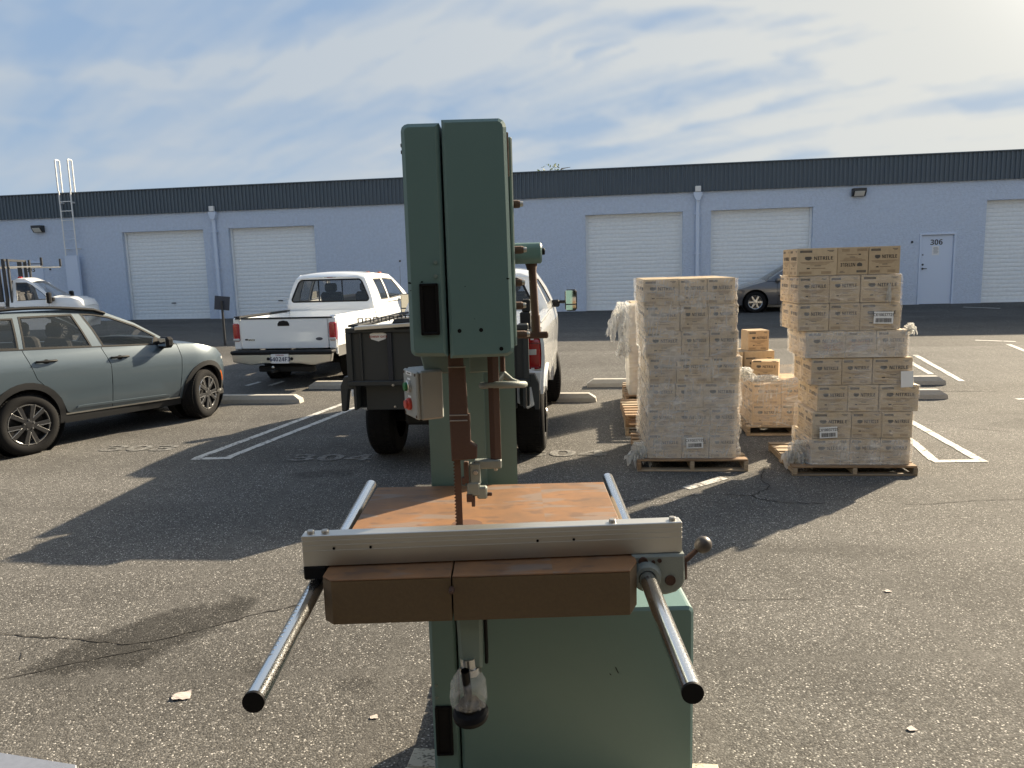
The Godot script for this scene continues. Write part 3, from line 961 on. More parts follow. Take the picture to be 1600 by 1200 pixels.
# the warehouse at the photographer's back: its open bay darkens the near side of the saw, its sunlit front shows in the truck's rear window
func make_far_side() -> void:
	mk("tan_wall", Color(0.27, 0.255, 0.225), 0.85)
	mk("tan_door", Color(0.60, 0.58, 0.53), 0.6)
	mk("bay_dark", Color(0.05, 0.05, 0.05), 0.9)
	var b := thing("tan_warehouse", "tan warehouse with an open dark bay, behind the photographer", "building", Vector3(0, 0, 1.3), 0.0)
	var wl := MB.new()
	var holes := [rect2(-5.0, -0.2, 4.6, 4.3)]
	for x in [-26.0, -20.5, -13.0, 8.5, 14.0, 20.5]: holes.append(rect2(-x - 3.0, -0.2, -x, 3.2))
	wl.panel(rect2(-32, -0.2, 32, 5.2), holes, 2.0, func(p: Vector2): return Vector3(-p.x, p.y, 0), 0.25)
	wl.box(Vector3(0, 2.5, 14.0), Vector3(64, 5.4, 0.2))
	wl.box(Vector3(-31.9, 2.5, 7.1), Vector3(0.2, 5.4, 13.6))
	wl.box(Vector3(31.9, 2.5, 7.1), Vector3(0.2, 5.4, 13.6))
	obj("wall", wl, mats["tan_wall"], b)
	var rf := MB.new()
	rf.box(Vector3(0, 4.95, 7.1), Vector3(63.4, 0.2, 13.6))
	obj("roof", rf, mats["roof_grey"], b)
	for x in [-26.0, -20.5, -13.0, 8.5, 14.0, 20.5]:
		var d := MB.new()
		d.box(Vector3(x + 1.5, 1.5, 0.2), Vector3(2.99, 3.3, 0.05))
		obj("roll_up_door", d, mats["tan_door"], b)
	# the bay: side walls, back wall, ceiling and floor
	var iv := MB.new()
	iv.box(Vector3(-4.9, 2.2, 5.2), Vector3(0.1, 4.6, 9.8))
	iv.box(Vector3(5.3, 2.2, 5.2), Vector3(0.1, 4.6, 9.8))
	iv.box(Vector3(0.2, 2.2, 10.1), Vector3(10.1, 4.6, 0.1))
	iv.box(Vector3(0.2, 4.45, 5.2), Vector3(10.1, 0.1, 9.7))
	iv.box(Vector3(0.2, 0.01, 5.2), Vector3(10.1, 0.02, 9.7))
	obj("bay_lining", iv, mats["bay_dark"], b)

func make_tree() -> void:
	var at := Vector3(2.6, 0.72, -45.0)
	var t := thing("tree", "small leafy tree top showing above the dark parapet", "tree", at)
	var tr := MB.new()
	tr.tube([Vector3(0, -0.1, 0), Vector3(0.1, 2.5, 0), Vector3(-0.05, 4.8, 0.1), Vector3(0.05, 6.6, 0)], [0.2, 0.16, 0.11, 0.03], 8)
	for k in 9:
		var a := k * 2.4
		tr.tube([Vector3(0, 3.8 + k * 0.28, 0), Vector3(cos(a) * 0.6, 4.6 + k * 0.27, sin(a) * 0.6), Vector3(cos(a) * 1.1, 5.2 + k * 0.2, sin(a) * 1.1)], [0.06, 0.035, 0.012], 6)
	obj("trunk", tr, mk("bark", Color(0.12, 0.09, 0.06), 0.9), t)
	var cr := MB.new()
	var g := RandomNumberGenerator.new()
	g.seed = 5
	for k in 2600:
		var d := Vector3(g.randfn(), g.randfn(), g.randfn()).normalized() * pow(g.randf(), 0.45)
		var c := Vector3(0, 5.55, 0) + d * Vector3(1.25, 1.55, 1.25)
		if absf(sin(c.x * 4.1 + 1.0) * sin(c.y * 3.7) * sin(c.z * 4.6 + 2.0)) < 0.09: continue
		var bs := Basis.from_euler(Vector3(g.randf() * TAU, g.randf() * TAU, g.randf() * TAU))
		var s := g.randf_range(0.06, 0.12)
		cr.quad(c + bs * Vector3(-s, 0, 0), c + bs * Vector3(0, -s * 0.45, 0), c + bs * Vector3(s, 0, 0), c + bs * Vector3(0, s * 0.45, 0))
	obj("crown", cr, mk("leaf", Color(0.075, 0.10, 0.035), 0.7, 0.0, {backlight = Color(0.2, 0.25, 0.08)}), t)

func make_lot_furniture() -> void:
	var stops := [[-3.244, -11.682, -1.0, "pale concrete wheel stop in front of the grey car's nose"], [-3.441, -12.964, 1.0, "concrete wheel stop behind the white pickup, half hidden by the black liftgate"],
		[1.228, -11.064, -1.0, "concrete wheel stop beside the front wheel of the liftgate truck"], [1.214, -12.318, 1.0, "concrete wheel stop running behind the torn film of the rear stack"],
		[6.6, -11.578, -1.0, "farther of two concrete wheel stops showing right of the tall carton stack"], [6.042, -10.536, -1.0, "nearer of two concrete wheel stops showing right of the tall carton stack"]]
	for s in stops:
		var c: Vector3 = Vector3(s[0], 0, s[1]) + WALL_D * (0.9 * float(s[2]))
		c.y = lot(c)
		var mb := MB.new()
		var half := 0.9
		var a := [Vector3(-half, 0, 0.08), Vector3(half, 0, 0.08), Vector3(half, 0, -0.08), Vector3(-half, 0, -0.08)]
		var m := [Vector3(-half + 0.01, 0.06, 0.08), Vector3(half - 0.01, 0.06, 0.08), Vector3(half - 0.01, 0.06, -0.08), Vector3(-half + 0.01, 0.06, -0.08)]
		var t := [Vector3(-half + 0.11, 0.125, 0.055), Vector3(half - 0.11, 0.125, 0.055), Vector3(half - 0.11, 0.125, -0.055), Vector3(-half + 0.11, 0.125, -0.055)]
		for k in 4:
			var j := (k + 1) % 4
			mb.fan([a[k], a[j], m[j], m[k]], (a[k] + a[j]) * Vector3(1, 0, 1))
			mb.fan([m[k], m[j], t[j], t[k]], (a[k] + a[j]) * Vector3(1, 0, 1) + Vector3.UP * 0.05)
		mb.fan(t.duplicate(), Vector3.UP)
		for x in [-0.55, 0.55]: mb.lathe([Vector2(0.014, 0.128), Vector2(0.0, 0.128)], 8, Transform3D(Basis(), Vector3(x, 0, 0)))
		mb.moved(Transform3D(Basis(Vector3.UP, deg_to_rad(-WALL_YAW)), c))
		single("wheel_stop", mb, mats["concrete"], s[3], "wheel stop", "concrete wheel stops across the lot", c)
	# a bay sign seen from behind
	var base := on_lot(-7.10, -19.06, 0)
	var sg := thing("bay_sign", "small dark sign seen from behind on a thin black post", "sign", base, 9.0)
	var po := MB.new()
	po.box(Vector3(0, 0.55, 0), Vector3(0.05, 1.12, 0.05), 0.005)
	obj("post", po, mats["dark_metal"], sg)
	var pl := MB.new()
	pl.box(Vector3(0.0, 1.05, -0.035), Vector3(0.36, 0.34, 0.008), 0.003, Basis(Vector3(0, 0, 1), -0.12))
	obj("plate", pl, mk("sign_back", Color(0.035, 0.045, 0.065), 0.5), sg)
	# scraps
	var scraps := [[-1.612, -3.359, 0.07, "crumpled pinkish paper scrap on asphalt at lower left"], [-0.659, -3.147, 0.028, "tiny white paper bit on asphalt beside the saw base"], [1.62, -2.95, 0.03, "tiny white flake on asphalt right of the saw base"], [2.18, -4.3, 0.03, "white chip on the sunlit asphalt right of the saw"]]
	for s in scraps:
		var mb := MB.new()
		var n := noise(int(s[2] * 1000), 14.0, 3)
		var sz: float = s[2]
		mb.sheet(8, 6, func(u: float, v: float): return Vector3((u - 0.5) * sz * 1.5 * (0.5 + 0.6 * u), 0.004 + sz * 0.10 * (0.5 + n.get_noise_2d(u, v)) , (v - 0.5) * sz * (0.55 + 0.6 * u)), true)
		single("paper_scrap", mb.moved(Transform3D(Basis(Vector3.UP, 0.3), Vector3(s[0], 0, s[1]))), mk("scrap", Color(0.46, 0.40, 0.37), 0.8), s[3], "paper", "paper scraps on the asphalt", Vector3(s[0], 0, s[1]))
	# the corner of a steel plate lying on the asphalt
	var sp := MB.new()
	sp.prism(P2([-2.6, 3.05, -2.185, 2.945, -1.80, 2.845, -1.45, 2.2, -2.9, 2.0]), 0.0, 0.02, Transform3D(Basis(Vector3(1, 0, 0), Vector3(0, 0, -1), Vector3(0, 1, 0)), Vector3(0, 0.002, 0)), 0.004)
	single("steel_plate", sp, mk("galvanised", Color(0.33, 0.35, 0.40), 0.5, 0.6, {map = "wall_tone", tri = 2.0}), "corner of a bluish grey steel plate on asphalt, bottom left", "metal plate", "", Vector3(-2.1, 0, -2.6))

# ------------------------------------------------------------------ pallets
# len_x along the front, len_z deep; tight deck boards run along x
func pallet(label: String, at: Vector3, turn: float, len_x: float, len_z: float, high: float, shade: Array, tight := 7) -> Node3D:
	var t := thing("pallet", label, "pallet", at, turn, "wooden pallets")
	var th := 0.018
	var rg := RandomNumberGenerator.new()
	rg.seed = hash(label)
	for k in 3:
		var sm := MB.new()
		var x := -len_x / 2 + 0.02 + k * (len_x - 0.04) / 2
		sm.box(Vector3(x, high / 2, -len_z / 2), Vector3(0.038, high - 2 * th, len_z), 0.003, Basis(), Vector2(rg.randf() * 5, rg.randf() * 5))
		obj("stringer", sm, mats[shade[rg.randi() % shade.size()]], t)
	var nb := tight
	for k in nb:
		var w := (0.09 + rg.randf() * 0.02) * (1.0 if tight < 9 else 1.15)
		var mb := MB.new()
		mb.box(Vector3(rg.randf_range(-0.006, 0.006), high - th / 2, -0.055 - k * (len_z - 0.11) / (nb - 1)), Vector3(len_x + rg.randf_range(-0.01, 0.012), th, w), 0.003, Basis(Vector3.UP, rg.randf_range(-0.008, 0.008)), Vector2(rg.randf() * 5, rg.randf() * 5))
		obj("deck_board", mb, mats[shade[rg.randi() % shade.size()]], t)
	for k in 3:
		var mb := MB.new()
		mb.box(Vector3(0, th / 2, -0.05 - k * (len_z - 0.1) / 2), Vector3(len_x, th, 0.09), 0.003, Basis(), Vector2(rg.randf() * 5, rg.randf() * 5))
		obj("bottom_board", mb, mats[shade[rg.randi() % shade.size()]], t)
	return t

# ------------------------------------------------------------------ the band saw
func bolt(parent: Node3D, at: Vector3, dir: Vector3, r := 0.007, h := 0.006, m := "steel_bolt") -> void:
	var mb := MB.new()
	var y := dir.normalized()
	var x := y.cross(Vector3(0.3, 0.2, 1).normalized()).normalized()
	mb.lathe([Vector2(0, h), Vector2(r * 0.85, h), Vector2(r, h * 0.75), Vector2(r, 0)], 6 if r > 0.0065 else 10, Transform3D(Basis(x, y, x.cross(y)), at))
	objw("bolt", mb, mats[m], parent)

func make_saw() -> void:
	var s := thing("band_saw", "tall green band saw with rusty table, aluminium fence and chrome rods", "band saw", Vector3(0.1, 0.13, -2.85))
	var g: Material = mats["green_paint"]
	var b: MB
	# lower cabinet and its door
	b = MB.new()
	b.prism(round_rect(-0.205, 0.13, 0.582, 0.828, 0.022), -2.90, -2.40, Transform3D(), 0.010)
	objw("lower_cabinet", b, g, s)
	b = MB.new()
	b.prism(round_rect(-0.300, 0.14, -0.211, 0.822, 0.02), -2.90, -2.405, Transform3D(), 0.010)
	var low_door := objw("lower_door", b, g, s)
	b = MB.new()
	for q in [[Vector3(-0.262, 0.494, -2.400), Vector3(0.052, 0.008, 0.012)], [Vector3(-0.262, 0.323, -2.400), Vector3(0.052, 0.008, 0.012)], [Vector3(-0.287, 0.4085, -2.400), Vector3(0.008, 0.178, 0.012)], [Vector3(-0.237, 0.4085, -2.400), Vector3(0.008, 0.178, 0.012)]]: b.box(q[0], q[1], 0.002)
	b.box(Vector3(-0.262, 0.4085, -2.4035), Vector3(0.046, 0.166, 0.005))
	objw("pull_handle", b, mats["black_plastic"], low_door)
	bolt(low_door, Vector3(-0.283, 0.572, -2.405), Vector3(0, 0, 1), 0.006, 0.004, "green_pale")
	bolt(low_door, Vector3(-0.284, 0.528, -2.405), Vector3(0, 0, 1), 0.006, 0.004, "green_pale")
	b = MB.new()
	for k in 2: b.tube([Vector3(0.30 + k * 0.02, 0.60 + k * 0.022, -2.3985), Vector3(0.305 + k * 0.024, 0.595 + k * 0.006, -2.3985)], 0.0012, 5)
	objw("scratch", b, mats["black_plastic"], s)
	# column
	b = MB.new()
	b.prism(P2([-0.335, 3.0, -0.112, 3.0, -0.112, 3.045, 0.012, 3.045, 0.012, 3.42, -0.335, 3.42]), 0.75, 1.90, Transform3D(Basis(Vector3(1, 0, 0), Vector3(0, 0, -1), Vector3(0, 1, 0)), Vector3.ZERO), 0.006)
	objw("column", b, g, s)
	b = MB.new()
	b.prism(P2([0.0, 0.13, 0.40, 0.13, 0.36, 0.76, 0.0, 0.76]), -3.34, -2.90, Transform3D(), 0.008)
	objw("column_foot", b, g, s)
	# upper wheel housing and its door
	b = MB.new()
	b.prism(P2([-0.190, 1.678, -0.018, 1.680, -0.004, 1.684, 0.006, 1.692, 0.010, 1.706, 0.004, 2.370, 0.001, 2.381, -0.006, 2.390, -0.018, 2.396, -0.190, 2.396]), -3.36, -2.38, Transform3D(), 0.010)
	var up := objw("upper_housing", b, g, s)
	b = MB.new()
	b.prism(P2([-0.290, 1.686, -0.1975, 1.684, -0.1975, 2.388, -0.292, 2.388, -0.302, 2.385, -0.310, 2.378, -0.313, 2.366, -0.3135, 1.708, -0.311, 1.697, -0.303, 1.689]), -3.36, -2.383, Transform3D(), 0.012)
	var up_door := objw("upper_door", b, g, s)
	b = MB.new()
	for q in [[Vector3(-0.2475, 1.908, -2.379), Vector3(0.056, 0.009, 0.012)], [Vector3(-0.2475, 1.758, -2.379), Vector3(0.056, 0.009, 0.012)], [Vector3(-0.272, 1.833, -2.379), Vector3(0.009, 0.158, 0.012)], [Vector3(-0.223, 1.833, -2.379), Vector3(0.009, 0.158, 0.012)]]: b.box(q[0], q[1], 0.002)
	b.box(Vector3(-0.2475, 1.833, -2.3815), Vector3(0.044, 0.144, 0.005))
	objw("pull_handle", b, mats["black_plastic"], up_door)
	bolt(up_door, Vector3(-0.224, 1.976, -2.383), Vector3(0, 0, 1), 0.0062, 0.005, "green_pale")
	bolt(up_door, Vector3(-0.225, 1.934, -2.383), Vector3(0, 0, 1), 0.0062, 0.005, "green_pale")
	for y in [2.33, 2.31]: bolt(up_door, Vector3(-0.3135, y, -2.42), Vector3(-1, 0, 0), 0.006, 0.005, "rusted_steel")
	for q in [Vector2(-0.158, 1.764), Vector2(-0.091, 1.765), Vector2(-0.030, 1.705)]:
		b = MB.new()
		b.lathe([Vector2(0.0065, 0.0008), Vector2(0, 0.0008)], 12, Transform3D(Basis(Vector3.RIGHT, PI / 2), Vector3(q.x, q.y, -2.380)))
		objw("bolt_hole", b, mats["black_plastic"], up)
	# paint chips down to the dark primer
	for q in [[up_door, -0.306, 1.915, -2.3825, 0.007], [up_door, -0.268, 1.917, -2.3825, 0.005], [up_door, -0.304, 1.892, -2.3825, 0.004], [up, -0.136, 1.90, -2.3795, 0.003], [up, -0.11, 1.80, -2.3795, 0.0025], [up, -0.004, 1.92, -2.3795, 0.006]]:
		b = MB.new()
		var chip := PackedVector2Array()
		for k in 9: chip.append(Vector2(q[1], q[2]) + Vector2.from_angle(TAU * k / 9) * float(q[4]) * rng.randf_range(0.35, 1.0) * Vector2(1.0, 0.6))
		b.prism(chip, q[3], q[3] + 0.0003)
		objw("paint_chip", b, mats["black_plastic"], q[0])
	# rusty hinge strip and studs down the right side
	b = MB.new()
	b.box(Vector3(0.006, 2.30, -2.46), Vector3(0.008, 0.13, 0.03), 0.002)
	objw("hinge", b, mats["rusted_steel"], up)
	b = MB.new()
	b.box(Vector3(0.014, 2.03, -2.75), Vector3(0.014, 0.66, 0.5), 0.004)
	objw("side_plate", b, mats["green_pale"], up)
	for q in [[2.155, 0.014], [2.01, 0.022], [1.905, 0.014], [1.83, 0.016], [1.735, 0.026]]:
		bolt(up, Vector3(0.020, q[0], -2.53), Vector3(1, 0, 0), 0.013, q[1] + 0.008, "rusted_steel")
		bolt(up, Vector3(0.020 + q[1], q[0], -2.53), Vector3(1, 0, 0), 0.009, 0.018, "steel_bolt")
	# neck plates under the head
	b = MB.new()
	b.prism(P2([-0.318, 1.69, -0.298, 1.60, -0.205, 1.60, -0.205, 1.69]), -3.02, -2.62, Transform3D(), 0.004)
	b.prism(P2([-0.145, 1.69, -0.145, 1.60, -0.065, 1.60, -0.045, 1.69]), -3.02, -2.62, Transform3D(), 0.004)
	objw("neck", b, mats["green_pale"], up)
	# tension arm
	b = MB.new()
	b.prism(round_rect(-0.055, -0.035, 0.055, 0.035, 0.026, 5), 0.012, 0.112, Transform3D(Basis(Vector3(0, 0, -1), Vector3(0, 1, 0), Vector3(1, 0, 0)), Vector3(0, 2.0, -2.64)), 0.005)
	var arm := objw("tension_arm", b, g, s)
	bolt(arm, Vector3(0.111, 2.005, -2.62), Vector3(1, 0, 0), 0.012, 0.012, "black_plastic")
	b = MB.new()
	b.tube([Vector3(0.078, 1.985, -2.63), Vector3(0.088, 1.73, -2.63)], 0.0135, 12)
	b.tube([Vector3(0.0865, 1.79, -2.63), Vector3(0.088, 1.73, -2.63)], 0.0155, 12)
	b.tube([Vector3(0.076, 1.972, -2.63), Vector3(0.078, 1.945, -2.63)], [0.022, 0.016], 12)
	b.box(Vector3(0.088, 1.723, -2.63), Vector3(0.082, 0.022, 0.03), 0.004)
	objw("tension_rod", b, mats["rusted_steel"], arm)
	# blade guard
	b = MB.new()
	b.prism(P2([-0.204, 1.70, -0.157, 1.70, -0.156, 1.642, -0.151, 1.642, -0.147, 1.484, -0.141, 1.484, -0.141, 1.392, -0.120, 1.376, -0.122, 1.337, -0.205, 1.331, -0.207, 1.47, -0.204, 1.642]), -2.492, -2.455, Transform3D(), 0.003)
	var gd := objw("blade_guard", b, mats["rusted_steel"], s)
	for y in [1.642, 1.484, 1.466]:
		b = MB.new()
		b.box(Vector3(-0.177, y, -2.4545), Vector3(0.058, 0.004, 0.004), 0.001)
		objw("seam", b, mats["steel_bolt"], gd)
	# guide post and handwheel
	b = MB.new()
	b.prism(P2([-0.017, -0.012, 0.0, -0.021, 0.019, -0.012, 0.019, 0.012, 0.0, 0.02, -0.017, 0.012]), 1.318, 1.72, Transform3D(Basis(Vector3(1, 0, 0), Vector3(0, 0, -1), Vector3(0, 1, 0)), Vector3(-0.062, 0, -2.52)), 0.001)
	var post := objw("guide_post", b, mats["rusted_steel"], s)
	b = MB.new()
	b.tube([Vector3(-0.030, 1.72, -2.57), Vector3(-0.030, 1.598, -2.57)], 0.009, 10)
	objw("post_shaft", b, mats["rusted_steel"], post)
	b = MB.new()
	var ring := []
	for k in 33: ring.append(Vector3(-0.030 + cos(TAU * k / 32) * 0.072, 1.562 + sin(TAU * k / 32) * 0.012, -2.57 + sin(TAU * k / 32) * 0.072))
	b.tube(ring, 0.0115, 10, false)
	for k in 3:
		var a := TAU * k / 3 + 0.2
		b.tube([Vector3(-0.030, 1.600, -2.57), Vector3(-0.030 + cos(a) * 0.03, 1.578, -2.57 + sin(a) * 0.03), Vector3(-0.030 + cos(a) * 0.07, 1.562, -2.57 + sin(a) * 0.07)], [0.013, 0.009, 0.009], 8)
	objw("handwheel", b, mats["cast_grey"], s)
	# guide carrier
	var gc: Node3D = part("blade_guides", s)
	b = MB.new()
	b.box(Vector3(-0.088, 1.306, -2.51), Vector3(0.092, 0.030, 0.034), 0.004)
	b.box(Vector3(-0.132, 1.275, -2.50), Vector3(0.036, 0.075, 0.03), 0.004)
	b.box(Vector3(-0.138, 1.225, -2.495), Vector3(0.044, 0.048, 0.03), 0.005)
	b.box(Vector3(-0.110, 1.212, -2.495), Vector3(0.034, 0.042, 0.028), 0.005)
	objw("carrier", b, mats["cast_grey"], gc)
	b = MB.new()
	b.box(Vector3(-0.160, 1.285, -2.487), Vector3(0.016, 0.072, 0.02), 0.002)
	b.box(Vector3(-0.170, 1.256, -2.486), Vector3(0.012, 0.024, 0.018), 0.002)
	objw("upper_guide", b, mats["rusted_steel"], gc)
	b = MB.new()
	b.box(Vector3(-0.152, 1.197, -2.486), Vector3(0.020, 0.026, 0.022), 0.002)
	b.box(Vector3(-0.140, 1.185, -2.485), Vector3(0.012, 0.036, 0.016), 0.002)
	objw("lower_guide", b, mats["rusted_steel"], gc)
	bolt(gc, Vector3(-0.129, 1.283, -2.484), Vector3(0, 0, 1), 0.008, 0.006)
	bolt(gc, Vector3(-0.093, 1.205, -2.495), Vector3(1, 0, 0), 0.007, 0.016, "rusted_steel")
	bolt(gc, Vector3(-0.062, 1.290, -2.505), Vector3(0, -1, 0), 0.007, 0.007, "steel_bolt")
	# blade with its teeth towards the operator's side
	var bl := PackedVector2Array([Vector2(-0.1775, 1.36), Vector2(-0.1775, 0.99)])
	var y := 0.99
	while y < 1.355:
		bl.append(Vector2(-0.1985, y)); bl.append(Vector2(-0.2035, y + 0.0035)); bl.append(Vector2(-0.1975, y + 0.010))
		y += 0.0115
	b = MB.new()
	b.prism(bl, -2.4785, -2.4765)
	objw("blade", b, mats["rusted_steel"], s)
	# table: one casting with a slot from its front edge to the blade
	var outline := P2([-0.548, 2.965, 0.352, 2.955, 0.346, 2.12, 0.316, 2.052, -0.182, 2.047, -0.183, 2.47, -0.187, 2.47, -0.187, 2.047, -0.522, 2.043, -0.552, 2.075])
	b = MB.new()
	b.prism(outline, 0.972, 1.098, Transform3D(Basis(Vector3(1, 0, 0), Vector3(0, 0, -1), Vector3(0, 1, 0)), Vector3.ZERO), 0.0)
	var table := objw("table_casting", b, mats["rust_skirt"], s)
	b = MB.new()
	b.prism(outline, 1.0985, 1.104, Transform3D(Basis(Vector3(1, 0, 0), Vector3(0, 0, -1), Vector3(0, 1, 0)), Vector3.ZERO), 0.002)
	objw("table_top", b, mats["rust_table"], table)
	b = MB.new()
	b.lathe([Vector2(0.052, 1.1045), Vector2(0.0, 1.1055)], 28, Transform3D(Basis(), Vector3(-0.165, 0, -2.485)))
	objw("table_insert", b, mk("dark_rust", Color(0.10, 0.045, 0.025), 0.8), table)
	b = MB.new()
	b.lathe([Vector2(0, 0.030), Vector2(0.006, 0.028), Vector2(0.0085, 0.018), Vector2(0.0085, 0)], 12, Transform3D(Basis(Vector3.RIGHT, PI / 2), Vector3(-0.185, 1.066, -2.05)))
	objw("alignment_pin", b, mats["rusted_steel"], table)
	# chrome rods along both sides
	for q in [[Vector3(-0.574, 1.046, -1.535), Vector3(-0.616, 1.050, -3.19)], [Vector3(0.367, 1.044, -1.525), Vector3(0.398, 1.052, -3.19)]]:
		b = MB.new()
		var dirn: Vector3 = (q[1] - q[0]).normalized()
		var pts := []
		for k in 9: pts.append((q[0] as Vector3).lerp(q[1], k / 8.0))
		b.tube(pts, 0.0235, 28)
		var rod := objw("rail_rod", b, mats["chrome"], s)
		b = MB.new()
		b.tube([q[0] - dirn * 0.006, q[0] + dirn * 0.002], 0.0240, 28)
		objw("end_cap", b, mats["black_plastic"], rod)
		if q[0].x < 0:
			for k in 24:
				b = MB.new()
				var c: Vector3 = q[0] + dirn * (0.16 + k * 0.022) + Vector3(-0.006, 0.0228, 0)
				b.box(c, Vector3(0.005 if k % 5 else 0.011, 0.0012, 0.0025))
				objw("scale_mark", b, mats["steel_bolt"], rod)
	# fence: a ribbed aluminium beam across the table
	var fence: Node3D = part("fence", s)
	b = MB.new()
	# profile in (z, y): front face with three thin ledges, flat top
	var pr := P2([0.0, 0.0, 0.0, 0.043, 0.002, 0.0435, 0.002, 0.0465, 0.0, 0.047, 0.0, 0.059, 0.002, 0.0595, 0.002, 0.0625, 0.0, 0.063, 0.0, 0.073, 0.002, 0.0735, 0.002, 0.0765, 0.0, 0.077, 0.0, 0.090, -0.002, 0.092, -0.046, 0.092, -0.048, 0.090, -0.048, 0.0])
	b.prism(pr, -0.555, 0.555, Transform3D(Basis(Vector3(0, 0, 1), Vector3(0, 1, 0), Vector3(-1, 0, 0)), Vector3.ZERO), 0.0015)
	b.moved(Transform3D(Basis(Vector3.UP, deg_to_rad(1.6)), Vector3(-0.067, 1.110, -2.150)))
	objw("beam", b, mats["aluminium"], fence)
	for x in [-0.60, -0.558, 0.285, 0.463]: bolt(fence, Vector3(x, 1.202, -2.172 - (x + 0.067) * 0.028), Vector3.UP, 0.011, 0.010)
	for x in [-0.53, -0.424, 0.062, 0.168]:
		b = MB.new()
		b.lathe([Vector2(0.0042, 0.0026), Vector2(0, 0.0026)], 10, Transform3D(Basis(Vector3.RIGHT, PI / 2), Vector3(x, 1.162, -2.150 - (x + 0.067) * 0.028)))
		objw("screw_hole", b, mats["black_plastic"], fence)
	b = MB.new()
	b.box(Vector3(-0.590, 1.088, -2.165), Vector3(0.066, 0.042, 0.06), 0.004)
	objw("end_shoe", b, mats["black_plastic"], fence)
	# cast bracket gripping the right rod
	var brk: Node3D = part("fence_bracket", s)
	b = MB.new()
	b.prism(P2([0.338, 1.108, 0.492, 1.108, 0.495, 1.03, 0.486, 1.008, 0.468, 0.992, 0.440, 0.984, 0.40, 0.985, 0.368, 0.998, 0.353, 1.04]), -2.225, -2.150, Transform3D(), 0.006)
	objw("casting", b, mats["cast_grey"], brk)
	b = MB.new()
	b.lathe([Vector2(0.026, 0.0), Vector2(0.026, 0.028), Vector2(0.036, 0.028), Vector2(0.041, 0.022), Vector2(0.046, 0.0)], 28, Transform3D(Basis(Vector3.RIGHT, PI / 2), Vector3(0.3785, 1.046, -2.152)))
	objw("boss", b, mats["cast_grey"], brk)
	for q in [[0.370, 1.090, 0.013], [0.418, 1.092, 0.006], [0.450, 1.030, 0.015], [0.400, 1.088, 0.005]]:
		b = MB.new()
		b.lathe([Vector2(q[2] * 0.8, -0.002), Vector2(0, -0.002)], 14, Transform3D(Basis(Vector3.RIGHT, PI / 2), Vector3(q[0], q[1], -2.1455)))
		b.lathe([Vector2(q[2] * 0.8, -0.002), Vector2(q[2] * 0.85, 0.0025), Vector2(q[2], 0.0025), Vector2(q[2] * 1.1, -0.004)], 14, Transform3D(Basis(Vector3.RIGHT, PI / 2), Vector3(q[0], q[1], -2.1475)))
		objw("socket", b, mats["rusted_steel"], brk)
	b = MB.new()
	b.tube([Vector3(0.492, 1.075, -2.18), Vector3(0.505, 1.082, -2.18), Vector3(0.541, 1.109, -2.19)], [0.010, 0.0085, 0.007], 10)
	b.box(Vector3(0.499, 1.050, -2.18), Vector3(0.010, 0.055, 0.03), 0.003)
	var lev := objw("lock_lever", b, mats["rusted_steel"], brk)
	b = MB.new()
	var ball := []
	for k in 13: ball.append(Vector2(sin(PI * k / 12) * 0.0255, -cos(PI * k / 12) * (0.0255 if k > 3 else 0.028)))
	b.lathe(ball, 20, Transform3D(Basis(Vector3(0, 0, 1), -0.9), Vector3(0.557, 1.121, -2.192)), true)
	objw("knob", b, mk("knob_brown", Color(0.055, 0.045, 0.040), 0.45), lev)
	# control box turned to the operator
	var ctl := thing_part("control_box", s, Vector3(-0.305, 1.53, -2.66), 26.0)
	b = MB.new()
	b.box(Vector3.ZERO, Vector3(0.082, 0.170, 0.145), 0.006)
	obj("case", b, mats["enclosure_grey"], ctl)
	b = MB.new()
	b.box(Vector3(-0.048, 0, 0), Vector3(0.014, 0.166, 0.139), 0.005)
	var lid := obj("lid", b, mats["enclosure_grey"], ctl)
	for q in [[0.026, "button_green"], [-0.036, "button_red"]]:
		b = MB.new()
		var tf := Transform3D(Basis(Vector3(0, 0, 1), PI / 2), Vector3(-0.055, q[0], -0.005))
		b.lathe([Vector2(0.0, 0.012), Vector2(0.019, 0.012), Vector2(0.021, 0.010), Vector2(0.021, 0.0)], 20, tf)
		var bz := obj("bezel", b, mats["dull_chrome"] if q[1] == "button_green" else mats["button_red"], ctl)
		b = MB.new()
		b.lathe([Vector2(0.0, 0.021), Vector2(0.0145, 0.020), Vector2(0.0155, 0.017), Vector2(0.0155, 0.010)], 20, tf)
		obj("button", b, mats[q[1]], ctl)
		b = MB.new()
		b.box(Vector3(-0.0558, q[0] + 0.026, -0.005), Vector3(0.0012, 0.007, 0.03))
		obj("button_tag", b, mats["paper"], ctl)
	for yy in [-0.072, 0.072]:
		for zz in [-0.058, 0.058]: 
			b = MB.new()
			b.lathe([Vector2(0, 0.002), Vector2(0.005, 0.002), Vector2(0.005, 0)], 10, Transform3D(Basis(Vector3(0, 0, 1), PI / 2), Vector3(-0.055, yy, zz)))
			obj("screw", b, mats["rusted_steel"], lid)
	b = MB.new()
	b.box(Vector3(-0.0556, 0.072, -0.005), Vector3(0.001, 0.012, 0.06))
	obj("name_tag", b, mats["paper"], ctl)
	b = MB.new()
	b.box(Vector3(-0.0564, 0.072, -0.005), Vector3(0.0006, 0.004, 0.034))
	obj("tag_print", b, mats["ink_grey"], ctl)
	# table lock leg and its bagged knob
	b = MB.new()
	b.prism(P2([-0.181, 0.975, -0.104, 0.975, -0.108, 0.80, -0.165, 0.79, -0.176, 0.84]), -2.16, -2.09, Transform3D(), 0.010)
	objw("trunnion_leg", b, mats["green_pale"], s)
	b = MB.new()
	b.box(Vector3(-0.098, 0.89, -2.14), Vector3(0.010, 0.18, 0.05), 0.003)
	objw("scale_plate", b, mats["black_plastic"], s)
